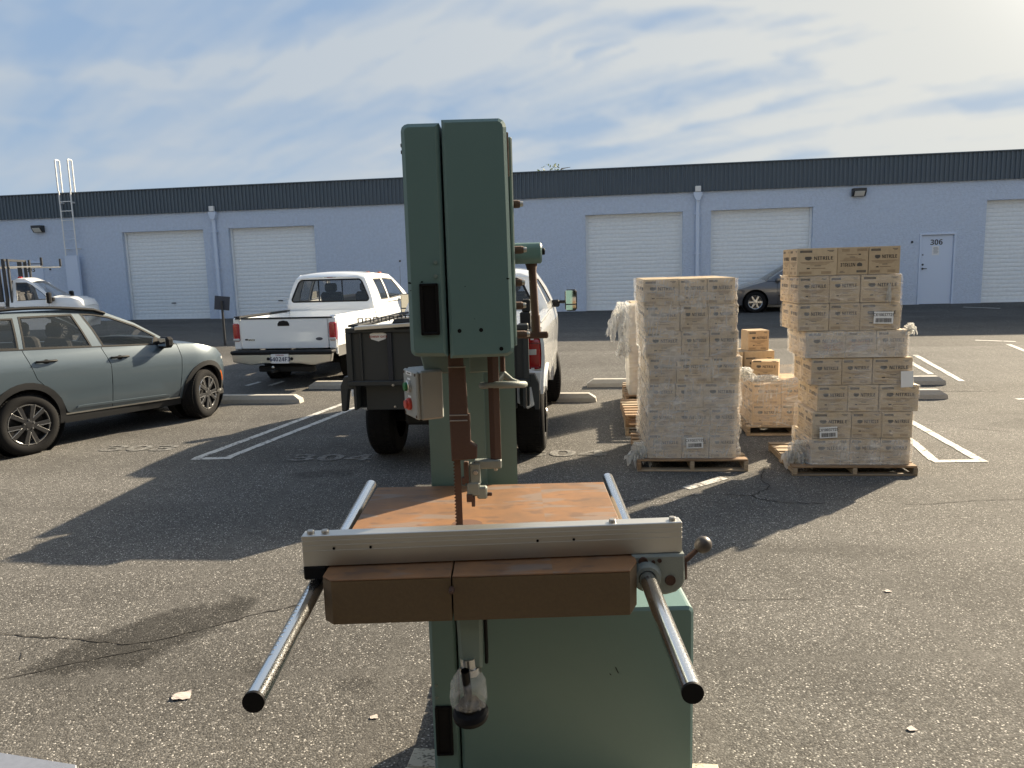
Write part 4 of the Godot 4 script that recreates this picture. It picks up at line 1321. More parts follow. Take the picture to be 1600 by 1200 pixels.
	b = MB.new()
	b.lathe([Vector2(0.0, -0.012), Vector2(0.042, -0.012), Vector2(0.052, -0.006), Vector2(0.053, 0.008), Vector2(0.044, 0.018), Vector2(0.03, 0.024), Vector2(0.03, 0.045), Vector2(0.020, 0.05), Vector2(0.012, 0.055), Vector2(0.012, 0.16)], 28, Transform3D(Basis(Vector3(0, 0, 1), 0.06) * Basis(Vector3.RIGHT, 0.22), Vector3(-0.148, 0.662, -2.085)))
	objw("tilt_knob", b, mats["black_plastic"], s)
	b = MB.new()
	var ft := Transform3D(Basis(Vector3(0, 0, 1), 0.1), Vector3(-0.146, 0.80, -2.105))
	b.lathe([Vector2(0.0, 0.03), Vector2(0.026, 0.03), Vector2(0.026, 0.0), Vector2(0.032, 0.0), Vector2(0.032, -0.02), Vector2(0, -0.02)], 6, ft)
	objw("clamp_nut", b, mats["dull_chrome"], s)
	b = MB.new()
	var cr := noise(7, 1.0, 3)
	b.sheet(44, 22, func(u: float, v: float):
		var a: float = TAU * u
		var r := lerpf(0.050, 0.044, v) * (1.0 + 0.10 * sin(v * PI))
		r += 0.010 * cr.get_noise_3d(cos(a) * 1.4, sin(a) * 1.4, v * 1.6) + 0.002 * cr.get_noise_3d(cos(a) * 4.0, sin(a) * 4.0, v * 3.0)
		r *= 0.62 + 0.38 * clampf((1.0 - v) * 3.0, 0, 1)
		return Vector3(-0.152 + cos(a) * r, 0.692 + 0.108 * v + 0.006 * cr.get_noise_2d(cos(a) * 4.0, sin(a) * 4.0), -2.095 + sin(a) * r), true)
	objw("plastic_bag", b, mats["film_thick"], s)

func thing_part(called: String, parent: Node3D, world_at: Vector3, turn: float) -> Node3D:
	var o := part(called, parent, world_at - parent.position)
	o.rotation_degrees.y = turn
	return o

# ------------------------------------------------------------------ cartons
# meshes for a carton w wide, h high, d deep, its printed face towards +z; origin at the middle of its base
var carton_meshes := {}
func carton_set(w: float, h: float, d: float, tint: int) -> Array:
	var key := "%.3f_%.3f_%.3f_%d" % [w, h, d, tint]
	if carton_meshes.has(key): return carton_meshes[key]
	var body := MB.new()
	body.box(Vector3(0, h / 2, 0), Vector3(w, h, d), 0.004)
	var tape := MB.new()
	tape.box(Vector3(0, h + 0.0004, 0), Vector3(w * 0.98, 0.0008, 0.05))
	var res := [body.mesh(mats["carton_%d" % tint]), tape.mesh(mats["carton_tape"])]
	for f in [w, d]:
		# the print of one face, drawn in its plane
		var k: float = f / 0.30
		var dark := MB.new()
		var grey := MB.new()
		var faint := MB.new()
		var e := 0.0006
		# shield emblem
		var sh := P2([-0.090, 0.168, -0.045, 0.168, -0.040, 0.155, -0.046, 0.142, -0.067, 0.134, -0.088, 0.142, -0.095, 0.155])
		for i in sh.size(): sh[i].x *= k
		grey.prism(sh, 0.0, e)
		for j in 2: dark.box(Vector3(-0.067 * k, 0.148 + j * 0.011, e), Vector3(0.034 * k, 0.005, e))
		var t := letters("NITRILE", 0.030, e)
		t.moved(Transform3D(Basis.from_scale(Vector3(0.92 * k, 1, 1)), Vector3(0.046 * k, 0.152, e)))
		dark.add(t)
		# shaded box and corner text along the top
		grey.box(Vector3(-0.085 * k, 0.212, 0), Vector3(0.092 * k, 0.020, e))
		for j in 2: faint.box(Vector3(-0.085 * k, 0.2085 + j * 0.007, e), Vector3((0.070 - 0.02 * j) * k, 0.0030, e))
		grey.box(Vector3(0.100 * k, 0.217, 0), Vector3(0.050 * k, 0.0055, e))
		grey.box(Vector3(0.104 * k, 0.208, 0), Vector3(0.030 * k, 0.0045, e))
		# rule and lines of small type
		faint.box(Vector3(0, 0.118, 0), Vector3(f * 0.84, 0.0035, e))
		for j in 3: faint.box(Vector3((-0.012 + 0.012 * j) * k, 0.110 - j * 0.008, 0), Vector3(f * (0.72 - 0.15 * j), 0.0028, e))
		grey.box(Vector3(0.005 * k, 0.086, 0), Vector3(0.050 * k, 0.0048, e))
		dark.box(Vector3(-0.066 * k, 0.064, 0), Vector3(0.024 * k, 0.010, e))
		faint.box(Vector3(0.010 * k, 0.064, 0), Vector3(0.105 * k, 0.0050, e))
		for j in 3:
			faint.box(Vector3(-0.088 * k, 0.034 - j * 0.008, 0), Vector3(0.095 * k, 0.0046, e))
			faint.box(Vector3(0.070 * k, 0.034 - j * 0.008, 0), Vector3(0.075 * k, 0.0040, e))
		res.append([dark.mesh(mats["ink"]), grey.mesh(mats["ink_grey"]), faint.mesh(mats["ink_faint"])])
	carton_meshes[key] = res
	return res

func carton(label: String, group: String, at: Vector3, turn: float, w: float, d: float, h := 0.241, upside := false, tint := -1, sides := "f") -> Node3D:
	if tint < 0: tint = rng.randi() % 3
	var t := thing("carton", label, "carton", at, turn, group)
	var st := carton_set(w, h, d, tint)
	var flip := Transform3D(Basis(Vector3(0, 0, 1), PI), Vector3(0, h, 0)) if upside else Transform3D()
	put("box", st[0], t)
	put("tape", st[1], t, Transform3D())
	var faces := {"f": [Transform3D(Basis(), Vector3(0, 0, d / 2 + 0.0004)), 2], "l": [Transform3D(Basis(Vector3.UP, -PI / 2), Vector3(-w / 2 - 0.0004, 0, 0)), 3], "r": [Transform3D(Basis(Vector3.UP, PI / 2), Vector3(w / 2 + 0.0004, 0, 0)), 3]}
	for c in sides:
		var fc: Array = faces[c]
		for m in st[fc[1]]: put("print", m, t, flip * (fc[0] as Transform3D))
	return t

func ship_label(parent: Node3D, at: Vector3, w: float, h: float, tilt: float) -> void:
	var p := part("shipping_label", parent, at)
	p.rotation.z = tilt
	var mb := MB.new()
	mb.box(Vector3.ZERO, Vector3(w, h, 0.0012))
	obj("paper", mb, mats["paper"], p)
	var bars := MB.new()
	var x := -w * 0.40
	while x < w * 0.40:
		var bw := rng.randf_range(0.0012, 0.0050)
		bars.box(Vector3(x + bw / 2, -h * 0.22, 0.001), Vector3(bw, h * 0.36, 0.0006))
		x += bw + rng.randf_range(0.0012, 0.003)
	obj("barcode", bars, mats["ink"], p)
	var tx := letters("CX10037725", h * 0.25, 0.0005, true)
	tx.moved(Transform3D(Basis.from_scale(Vector3(0.86, 1, 1)), Vector3(0, h * 0.24, 0.001)))
	obj("print", tx, mats["ink"], p)

# layers: [x0 of the front left corner, which carton is the long one (0-2), base height]
# front-left corner of the load is the origin; x to the right, z towards the camera
func stack_up(origin: Vector3, yaw: float, layers: Array, rows: int, where: String, group: String) -> Array:
	var bs := Basis(Vector3.UP, deg_to_rad(-yaw))
	var words := ["bottom", "second", "third", "fourth", "fifth", "sixth", "seventh", "eighth"]
	var place := ["left", "middle", "right"]
	var front := []
	for li in layers.size():
		var l: Array = layers[li]
		var x: float = l[0]
		var row := []
		var row_name: String = words[li] + " row up" if li < layers.size() - 1 else "top row"
		if li == 0: row_name = "bottom row"
		for k in 3:
			var w := 0.333 if k == l[1] else 0.258
			var d := 0.258 if k == l[1] else 0.333
			w *= l[3]
			var zj := rng.randf_range(-0.006, 0.006)
			var c := Vector3(x + w / 2, l[2], -d / 2 + zj)
			var lab := "%s carton of the %s of %s" % [place[k], row_name, where]
			row.append(carton(lab, group, origin + bs * c, -yaw + rng.randf_range(-0.5, 0.5), w - 0.004, d, 0.241, l.size() > 4 and l[4] == k, -1, "fl" if k == 0 else ("fr" if k == 2 else "f")))
			# cartons behind it that form the flanks of the load
			if k != 1 or li == layers.size() - 1:
				var z := -d
				for r in rows - 1:
					var d2 := 0.333 if (r + li + k) % 2 == 0 else 0.258
					var w2 := w if k != 1 else w
					var c2 := Vector3(x + w / 2, l[2], z - d2 / 2)
					carton("%s carton back on the %s flank, %s, %s" % [["second", "third", "rearmost"][r], place[k], row_name, where] if k != 1 else "%s carton back from the front middle one, top row, %s" % [["second", "third", "rearmost"][r], where], group, origin + bs * c2, -yaw, w2 - 0.004, d2 - 0.004, 0.241, false, -1, "l" if k == 0 else ("r" if k == 2 else ""))
					z -= d2
			x += w
		front.append(row)
	return front

# film wrapped round a load: rings [height, x0, x1, z0, z1], bulging between them
func wrap_film(called: String, label: String, origin: Vector3, yaw: float, rings: Array, seed_: int, m: String, loose := 0.010) -> Node3D:
	var bs := Basis(Vector3.UP, deg_to_rad(-yaw))
	var n := noise(seed_, 1.0, 4)
	var rid := noise(seed_ + 1, 1.0, 3)
	rid.fractal_type = FastNoiseLite.FRACTAL_RIDGED
	var mb := MB.new()
	var y0: float = rings[0][0]
	var y1: float = rings[-1][0]
	var rr := 0.03
	mb.sheet(150, 120, func(u: float, v: float):
		var y := lerpf(y0, y1, v)
		var i := 0
		while i < rings.size() - 2 and y > rings[i + 1][0]: i += 1
		var a: Array = rings[i]
		var b: Array = rings[i + 1]
		var t := clampf((y - a[0]) / maxf(0.001, b[0] - a[0]), 0, 1)
		var x0 := lerpf(a[1], b[1], t)
		var x1 := lerpf(a[2], b[2], t)
		var z0 := lerpf(a[3], b[3], t)
		var z1 := lerpf(a[4], b[4], t)
		# walk round the rectangle with rounded corners, starting at the back left
		var w := x1 - x0
		var d := z1 - z0
		var per := 2.0 * (w + d)
		var s: float = fmod(u, 1.0) * per
		var p: Vector2
		var o: Vector2
		if s < d: p = Vector2(x0, z0 + s); o = Vector2(-1, 0)
		elif s < d + w: p = Vector2(x0 + s - d, z1); o = Vector2(0, 1)
		elif s < 2 * d + w: p = Vector2(x1, z1 - (s - d - w)); o = Vector2(1, 0)
		else: p = Vector2(x1 - (s - 2 * d - w), z0); o = Vector2(0, -1)
		var q := Vector2(clampf(p.x, x0 + rr, x1 - rr), clampf(p.y, z0 + rr, z1 - rr))
		if p.distance_to(q) > 1e-5:
			o = (p - q).normalized()
			p = q + o * rr
		var c := p.x * 3.0 + p.y * 3.0
		var off := 0.006 + loose * (0.5 + 0.5 * n.get_noise_3d(p.x * 3.0, y * 5.0, p.y * 3.0)) + 0.012 * pow(0.5 + 0.5 * rid.get_noise_3d(p.x * 2.0 + y * 1.2, y * 9.0 - p.x * 1.5, p.y * 3.0), 3.0)
		off += 0.004 * n.get_noise_3d(p.x * 18.0, y * 4.0, p.y * 18.0)
		p += o * off
		return origin + bs * Vector3(p.x, y, p.y), true)
	var at := origin
	return single(called, mb, mats[m], label, "plastic film", "stretch film round the loads", at)

# a torn tail of film hanging in folds from its upper end
func rag(label: String, at: Vector3, size: Vector3, seed_: int, m: String) -> void:
	var n := noise(seed_, 1.0, 3)
	var mb := MB.new()
	for k in 2:
		var sp := 1.0 - 0.35 * k
		mb.sheet(30, 30, func(u: float, v: float):
			var long := 0.62 + 0.38 * n.get_noise_2d(u * 7.0, k * 5.0) + 0.08 * n.get_noise_2d(u * 16.0, k * 5.0)
			var open := 0.45 + 0.75 * v
			var x := (u - 0.5) * 2.0 * open * sp + 0.35 * n.get_noise_2d(v * 1.6 + k * 3.0, 4.0)
			var z := 0.55 * sin(u * 7.0 + 3.0 * n.get_noise_2d(u * 2.0, v * 2.0 + k) * 2.0 + k * 2.0) * (0.35 + 0.65 * v) + 0.4 * n.get_noise_2d(u * 4.0, v * 4.0 + 8.0)
			return at + Vector3(x * size.x, (0.5 - v * long * 1.15) * size.y + 0.03 * size.y * n.get_noise_2d(u * 9.0, v * 9.0), z * size.z * 0.5 + 0.02 * k))
	single("torn_film", mb, mats[m], label, "plastic film", "", at)

func make_loads() -> void:
	var g1 := "cartons of the wrapped stack left of the tall one"
	var g2 := "cartons of the tall eight-row stack"
	# the wrapped stack
	var o1 := Vector3(1.18, 0, -7.18)
	var yaw := 6.0
	var bs := Basis(Vector3.UP, deg_to_rad(-yaw))
	pallet("pale pallet under the fully wrapped carton stack", o1 + bs * Vector3(0.515, 0, 0.055), -yaw, 1.035, 1.2, 0.118, ["wood_pale", "wood_pale", "wood_brown"])
	var l1 := []
	var xs1 := [0.094, 0.100, 0.108, 0.112, 0.085, 0.072, 0.062]
	var long1 := [0, 1, 2, 1, 0, 0, 0]
	for k in 7: l1.append([xs1[k], long1[k], 0.120 + k * 0.2425, 0.985])
	var f1 := stack_up(o1, yaw, l1, 4, "the fully wrapped stack", g1)
	ship_label(f1[0][1], Vector3(-0.01, 0.155, 0.205), 0.155, 0.102, 0.03)
	var rings1 := []
	for k in 7:
		rings1.append([0.125 + k * 0.2425, xs1[k], xs1[k] + 0.838, -1.20, 0.0])
		rings1.append([0.355 + k * 0.2425, xs1[k], xs1[k] + 0.838, -1.20, 0.0])
	wrap_film("stretch_film", "clear wrinkled film round the shorter wrapped carton stack", o1, yaw, rings1, 11, "film_thick", 0.022)
	wrap_film("stretch_film", "second layer of film on the lower rows of the shorter wrapped stack", o1 + bs * Vector3(0, 0, 0.004), yaw, rings1.slice(0, 6), 15, "film", 0.045)
	rag("crumpled film tail at the lower left corner of the shorter wrapped stack", o1 + bs * Vector3(0.02, 0.15, 0.0), Vector3(0.11, 0.26, 0.10), 31, "film_bunch")
	# the tall stack
	var o2 := Vector3(2.60, 0, -6.87)
	pallet("broken brown pallet under the tall eight-row carton stack", o2 + bs * Vector3(0.50, 0, 0.055), -yaw, 1.09, 1.0, 0.094, ["wood_brown", "wood_pale", "wood_grey"])
	var xs2 := [0.118, 0.126, 0.164, 0.102, 0.049, -0.024, -0.030, -0.047]
	var long2 := [0, 0, 2, 2, 0, 2, 2, 0]
	var l2 := []
	for k in 8: l2.append([xs2[k], long2[k], 0.096 + k * 0.2455, 1.03])
	l2[7].append(1)
	var f2 := stack_up(o2, yaw, l2, 2, "the tall eight-row stack", g2)
	ship_label(f2[1][0], Vector3(-0.035, 0.06, 0.160), 0.155, 0.102, 0.05)
	ship_label(f2[5][2], Vector3(0.02, 0.11, 0.160), 0.165, 0.105, -0.02)
	var pl := MB.new()
	pl.box(Vector3(0.115, 0.05, 0.162), Vector3(0.105, 0.145, 0.002), 0.0, Basis(Vector3(0, 0, 1), 0.04))
	obj("packing_slip", pl, mats["paper"], f2[3][2])
	# red marker scrawl on the fourth row from the top
	for q in [[4, 0, 0.08, 0.10], [4, 1, 0.0, 0.11]]:
		var sc := MB.new()
		for j in 3:
			var pts := []
			for k in 9: pts.append(Vector3(q[2] - 0.10 + k * 0.022, q[3] + 0.03 * j - 0.03 + 0.012 * sin(k * 1.9 + j) + 0.01 * (k % 2), 0.168 if f2[q[0]].size() > 0 and long2[q[0]] != q[1] else 0.131))
			sc.tube(pts, 0.002, 4)
		obj("marker_scrawl", sc, mats["ink_red"], f2[q[0]][q[1]])
	var rings2 := []
	for k in 8:
		rings2.append([0.100 + k * 0.2455, xs2[k], xs2[k] + 0.876, -0.61, 0.0])
		rings2.append([0.330 + k * 0.2455, xs2[k], xs2[k] + 0.876, -0.61, 0.0])
	wrap_film("stretch_film", "clear film round the upper rows of the tall carton stack", o2, yaw, rings2.slice(8, 15), 21, "film", 0.012)
	wrap_film("stretch_film", "film wound tight round the fourth row from the top of the tall stack", o2 + bs * Vector3(0, 0, 0.003), yaw, rings2.slice(8, 10), 25, "film_thick", 0.02)
	wrap_film("stretch_film", "clear film round the lower rows of the tall carton stack", o2, yaw, rings2.slice(0, 8), 23, "film", 0.014)
	wrap_film("stretch_film", "second film on the bottom row of the tall carton stack", o2 + bs * Vector3(0, 0, 0.004), yaw, rings2.slice(0, 2), 27, "film_thick", 0.03)
	rag("crumpled film bunch at the right end of the tall stack's fifth row", o2 + bs * Vector3(0.945, 1.32, -0.02), Vector3(0.06, 0.12, 0.06), 33, "film_bunch")
	rag("torn film strands hanging over the tall stack's pallet corner", o2 + bs * Vector3(0.03, 0.16, -0.08), Vector3(0.12, 0.30, 0.14), 35, "film_bunch")
	rag("thin white film strip dangling on the tall stack's seventh row", o2 + bs * Vector3(0.735, 1.63, 0.02), Vector3(0.018, 0.20, 0.012), 37, "film_bunch")
	# the opened load between and behind them
	var o4 := Vector3(2.66, 0, -8.55)
	var g4 := "cartons of the opened load between the stacks"
	pallet("pale pallet under the opened half-height load between the stacks", o4 + bs * Vector3(0.50, 0, 0.03), -yaw, 1.02, 1.2, 0.110, ["wood_pale"])
	for k in 2:
		for i in 3:
			for r in 3:
				if r > 0 and i == 1 and k == 0: continue
				carton("%s carton, %s row, %s of the opened load between stacks" % [["left", "middle", "right"][i], ["bottom", "upper"][k], ["front", "second rank", "third rank"][r]], g4, o4 + bs * Vector3(0.21 + i * 0.32, 0.111 + k * 0.242, -0.13 - r * 0.26), -yaw, 0.316, 0.254, 0.241, false, 3, "fl" if i == 0 else "f")
	for k in 3:
		for r in 2: carton("%s carton piled on the opened load behind the tall stack, %s" % [["lowest", "middle", "upper"][k], ["front rank", "rear rank"][r]], g4, o4 + bs * Vector3(0.85, 0.5945 + k * 0.242, -0.15 - r * 0.26), -yaw, 0.316, 0.254, 0.241, false, 0, "f")
	carton("carton standing askew on the opened load, nearest one on top", g4, o4 + bs * Vector3(0.28, 0.594, -0.42), -yaw - 16, 0.30, 0.25, 0.215, false, 3, "fl")
	carton("carton lying flat under the topmost one of the opened load", g4, o4 + bs * Vector3(0.24, 0.594, -0.80), -yaw + 4, 0.36, 0.33, 0.30, false, 0, "f")
	carton("topmost small carton on the opened load between the stacks", g4, o4 + bs * Vector3(0.23, 0.8945, -0.80), -yaw + 8, 0.255, 0.25, 0.241, false, 3, "fr")
	carton("carton at the left end of the opened load's top, beside the wrapped stack", g4, o4 + bs * Vector3(-0.06, 0.594, -0.72), -yaw - 3, 0.24, 0.30, 0.30, false, 2, "f")
	var r4 := []
	for q in [[0.11, 0.05, 1.02], [0.35, 0.03, 1.03], [0.60, 0.02, 1.04], [0.70, -0.02, 1.06]]: r4.append([q[0], q[1], q[2], -0.82, 0.0])
	wrap_film("stretch_film", "loose open film round the half-height load between the stacks", o4, yaw, r4, 41, "film_thick", 0.03)
	rag("yellowish crumpled film knot on the opened load beside the wrapped stack", o4 + bs * Vector3(-0.03, 0.70, -0.05), Vector3(0.12, 0.16, 0.10), 43, "film_bunch")
	rag("clear film heap between the cartons on the opened load", o4 + bs * Vector3(0.22, 0.62, -0.18), Vector3(0.22, 0.10, 0.12), 45, "film_bunch")
	# the rear load with torn film, mostly hidden behind the wrapped stack
	var o3 := Vector3(1.52, 0, -10.1)
	var g3 := "cartons of the rear load with torn film"
	pallet("upper of two stacked pallets under the rear load with torn film", o3 + bs * Vector3(0.50, 0.125, 0.05), -yaw, 1.02, 1.2, 0.12, ["wood_brown", "wood_grey"])
	pallet("lower of two stacked pallets under the rear load with torn film", o3 + bs * Vector3(0.50, 0, 0.05), -yaw, 1.02, 1.2, 0.124, ["wood_brown", "wood_pale"])
	for k in 5:
		for r in 3: carton("carton in the left column of the rear load with torn film, row %s, %s" % [["one", "two", "three", "four", "five"][k], ["front", "second rank", "third rank"][r]], g3, o3 + bs * Vector3(0.24, 0.247 + k * 0.2425, -0.14 - r * 0.26), -yaw, 0.33, 0.254, 0.241, false, 0, "fl" if r == 0 else "l")
	var r3 := []
	for q in [[0.25, 0.06], [0.7, 0.05], [1.1, 0.03], [1.46, 0.06]]: r3.append([q[0], q[1], q[1] + 0.45, -0.85, 0.0])
	wrap_film("stretch_film", "white film round the rear load half hidden by the wrapped stack", o3, yaw, r3, 51, "film_bunch", 0.03)
	rag("big torn flap of white film flying off the rear load", o3 + bs * Vector3(-0.06, 1.17, 0.0), Vector3(0.17, 0.62, 0.12), 53, "film_bunch")
	rag("ragged lower shred of white film below the big torn flap", o3 + bs * Vector3(-0.03, 0.86, 0.03), Vector3(0.10, 0.34, 0.10), 55, "film_bunch")
	# empty pallets between the rear load and the wrapped stack
	for k in 2:
		pallet(["lower", "upper"][k] + " of two empty pallets behind the wrapped stack", Vector3(1.80, k * 0.126, -8.62), -yaw - 1.0 + 2.0 * k, 1.02, 1.1, 0.124, ["wood_brown", "wood_pale"])

# ------------------------------------------------------------------ vehicles
# A vehicle's own axes: x forwards, y up, z to its right; its right side lies near z = 0, its left near z = -wide.
func wheel(parent: Node3D, at: Vector3, r: float, width: float, style: String, right: bool, steer := 0.0) -> void:
	var w := part("wheel", parent, at)
	w.rotation_degrees.y = steer + (0.0 if right else 180.0)
	var tf := Transform3D(Basis(Vector3.RIGHT, PI / 2), Vector3.ZERO)      # lathe axis y -> +z (outer face)
	var rim_r: float = r * (0.66 if style != "truck" else 0.60)
	var b := MB.new()
	var h := width
	b.lathe([Vector2(rim_r * 0.96, -h), Vector2(rim_r * 1.03, -h * 0.99), Vector2(r * 0.90, -h * 1.0), Vector2(r * 0.97, -h * 0.93), Vector2(r, -h * 0.80), Vector2(r * 1.004, -h * 0.5), Vector2(r, -h * 0.20), Vector2(r * 0.97, -h * 0.07), Vector2(r * 0.90, 0.004), Vector2(r * 0.80, 0.010), Vector2(rim_r * 1.03, 0.002), Vector2(rim_r * 0.99, -0.012)], 56, tf, true)
	# tread blocks
	for k in 64:
		var a := TAU * k / 64
		for s in 3:
			b.box(Vector3(cos(a) * (r + 0.002), sin(a) * (r + 0.002), -h * (0.22 + 0.28 * s)), Vector3(0.010, r * 0.07, h * 0.20), 0.0, Basis(Vector3(0, 0, 1), a))
	obj("tyre", b, mats["black_rubber"], w)
	b = MB.new()
	var dark := style != "sedan"
	b.lathe([Vector2(rim_r * 1.0, -0.004), Vector2(rim_r * 0.985, 0.002), Vector2(rim_r * 0.93, -0.006), Vector2(rim_r * 0.91, -0.05), Vector2(rim_r * 0.89, -0.10), Vector2(0.0, -0.11)], 48, tf)
	obj("rim", b, mats["rim_dark"] if dark else mats["rim_bright"], w)
	b = MB.new()
	var br := MB.new()
	match style:
		"suv":
			for k in 5:
				var bs := Basis(Vector3(0, 0, 1), TAU * k / 5 + 0.35)
				for s in [-1.0, 1.0]:
					b.prism(P2([0.03, s * 0.004, rim_r * 0.94, s * 0.052, rim_r * 0.94, s * 0.102, 0.05, s * 0.045]), -0.022, 0.004, Transform3D(bs, Vector3.ZERO), 0.003)
					br.prism(P2([rim_r * 0.30, s * 0.050, rim_r * 0.93, s * 0.099, rim_r * 0.93, s * 0.106, rim_r * 0.30, s * 0.056]), -0.02, 0.0055, Transform3D(bs, Vector3.ZERO), 0.001)
			b.lathe([Vector2(0.075, -0.03), Vector2(0.072, 0.0), Vector2(0.03, 0.008), Vector2(0, 0.008)], 24, tf)
			br.lathe([Vector2(rim_r * 1.005, -0.002), Vector2(rim_r * 0.99, 0.004), Vector2(rim_r * 0.965, 0.004), Vector2(rim_r * 0.955, -0.004)], 48, tf)
			for k in 5: br.lathe([Vector2(0.010, 0), Vector2(0.009, 0.012), Vector2(0, 0.012)], 6, tf.translated(Vector3(cos(TAU * k / 5 + 0.35) * 0.053, sin(TAU * k / 5 + 0.35) * 0.053, 0.0)))
		"sedan":
			for k in 6:
				var bs := Basis(Vector3(0, 0, 1), TAU * k / 6)
				b.prism(P2([0.04, -0.03, rim_r * 0.92, -0.022, rim_r * 0.92, 0.022, 0.04, 0.03]), -0.03, 0.004, Transform3D(bs, Vector3.ZERO), 0.004)
			b.lathe([Vector2(0.07, -0.03), Vector2(0.06, 0.004), Vector2(0, 0.008)], 20, tf)
			for k in 6:
				var bs := Basis(Vector3(0, 0, 1), TAU * (k + 0.5) / 6)
				br.prism(P2([rim_r * 0.45, -0.02, rim_r * 0.86, -0.055, rim_r * 0.86, 0.055, rim_r * 0.45, 0.02]), -0.085, -0.08, Transform3D(bs, Vector3.ZERO))
		_:
			for k in 8:
				var bs := Basis(Vector3(0, 0, 1), TAU * k / 8)
				b.prism(P2([0.05, -0.020, rim_r * 0.92, -0.042, rim_r * 0.92, 0.042, 0.05, 0.020]), -0.045, -0.018, Transform3D(bs, Vector3.ZERO), 0.004)
				for s in [-1.0, 1.0]: br.prism(P2([rim_r * 0.42, s * 0.026, rim_r * 0.92, s * 0.036, rim_r * 0.92, s * 0.056, rim_r * 0.42, s * 0.038]), -0.03, -0.012, Transform3D(bs, Vector3.ZERO), 0.002)
			br.lathe([Vector2(0.075, -0.05), Vector2(0.070, 0.012), Vector2(0.05, 0.03), Vector2(0, 0.03)], 20, tf)
	obj("spokes", b, mats["rim_dark"] if dark else mats["rim_bright"], w)
	obj("rim_accent" if dark else "rim_pocket", br, mats["rim_bright"] if dark else mats["rim_dark"], w)

# half-width lost at a point of the side: tucks under at the sill, leans in above the belt, rounds off at both ends
func lost_width(c: Dictionary, p: Vector2) -> float:
	var belt: float = c.belt.call(p.x) if c.belt is Callable else c.belt
	var k := 0.0
	if p.y > belt:
		var q := p.y - belt
		k += q * c.lean + q * q * c.get("lean2", 0.15) + c.get("shoulder", 0.03)
	else:
		var q: float = belt - p.y
		k += -0.018 * sin(clampf(q / 0.55, 0, 1) * PI)
		if q < 0.24: k += c.get("shoulder", 0.03) * pow(1.0 - q / 0.24, 2.0)
		k += c.get("waist", 0.0) * pow(clampf((q - 0.42) / 0.35, 0, 1), 2.0)
	if p.y < 0.5: k += (0.5 - p.y) * (0.5 - p.y) * 0.55
	if p.x > c.nose_x: k += c.nose_in * pow((p.x - c.nose_x) / c.nose_len, 2.4)
	if p.x < c.tail_x: k += c.tail_in * pow((c.tail_x - p.x) / c.tail_len, 2.4)
	return k
func side_point(c: Dictionary, p: Vector2, right: bool, out: float) -> Vector3:
	var k := lost_width(c, p) - out
	return Vector3(p.x, p.y, -k) if right else Vector3(p.x, p.y, -float(c.wide) + k)
func skin(c: Dictionary, t: Node3D, called: String, m: String, poly: PackedVector2Array, holes := [], thick := 0.02, out := 0.0, cell := 0.09, both := true) -> MeshInstance3D:
	var last: MeshInstance3D
	for right in ([true, false] if both else [true]):
		var b := MB.new()
		b.panel(poly, holes, cell, func(p: Vector2): return side_point(c, p, right, out), thick, not right)
		last = obj(called, b, mats[m], t)
		if right: c["last_right"] = last
	return last
# a strip across the car along a line of side points
func across(c: Dictionary, t: Node3D, called: String, m: String, pts: Array, crown: float, drop := 0.0) -> MeshInstance3D:
	var b := MB.new()
	var cum := [0.0]
	for i in range(1, pts.size()): cum.append(cum[-1] + (pts[i] as Vector2).distance_to(pts[i - 1]))
	b.sheet(16, maxi(4, (pts.size() - 1) * 4), func(u: float, v: float):
		var s: float = v * cum[-1]
		var i := 0
		while i < cum.size() - 2 and s > cum[i + 1]: i += 1
		var p: Vector2 = (pts[i] as Vector2).lerp(pts[i + 1], (s - cum[i]) / maxf(1e-5, cum[i + 1] - cum[i]))
		var tg := ((pts[mini(i + 1, pts.size() - 1)] as Vector2) - (pts[i] as Vector2)).normalized()
		var nn := Vector2(-tg.y, tg.x)
		if nn.y < -0.01 or (absf(nn.y) <= 0.01 and nn.x < 0 and p.x > 1.0): nn = -nn
		var k := lost_width(c, p)
		var z := lerpf(-k, -float(c.wide) + k, u)
		var e: float = crown * (1.0 - pow(absf(2.0 * u - 1.0), 2.5)) - drop
		return Vector3(p.x + nn.x * e, p.y + nn.y * e, z))
	return obj(called, b, mats[m], t)
func ring_poly(c: Vector2, r0: float, r1: float, a0: float, a1: float, seg := 18, wide := 1.0) -> PackedVector2Array:
	var p := PackedVector2Array()
	for k in seg + 1: p.append(c + Vector2.from_angle(lerpf(a0, a1, float(k) / seg)) * Vector2(r1 * wide, r1))
	for k in seg + 1: p.append(c + Vector2.from_angle(lerpf(a1, a0, float(k) / seg)) * Vector2(r0 * wide, r0))
	return p
func grow(p: PackedVector2Array, d: float) -> PackedVector2Array:
	return MB.inset(MB.ccw(p), -d)
func windows(c: Dictionary, t: Node3D, list: Array, trim := 0.022) -> void:
	for w in list:
		skin(c, t, "window_trim", "trim_black", grow(w[0], trim), [w[0]], 0.01, 0.003, 0.12)
		skin(c, t, "window", w[1], w[0], [], 0.0, -0.006, 0.14)
func seat(t: Node3D, at: Vector3) -> void:
	var b := MB.new()
	b.box(at + Vector3(0, 0.05, 0), Vector3(0.5, 0.14, 0.5), 0.04)
	b.box(at + Vector3(-0.26, 0.36, 0), Vector3(0.14, 0.58, 0.48), 0.05, Basis(Vector3(0, 0, 1), 0.16))
	b.box(at + Vector3(-0.33, 0.74, 0), Vector3(0.09, 0.18, 0.26), 0.035)
	obj("seat", b, mats["interior"], t)

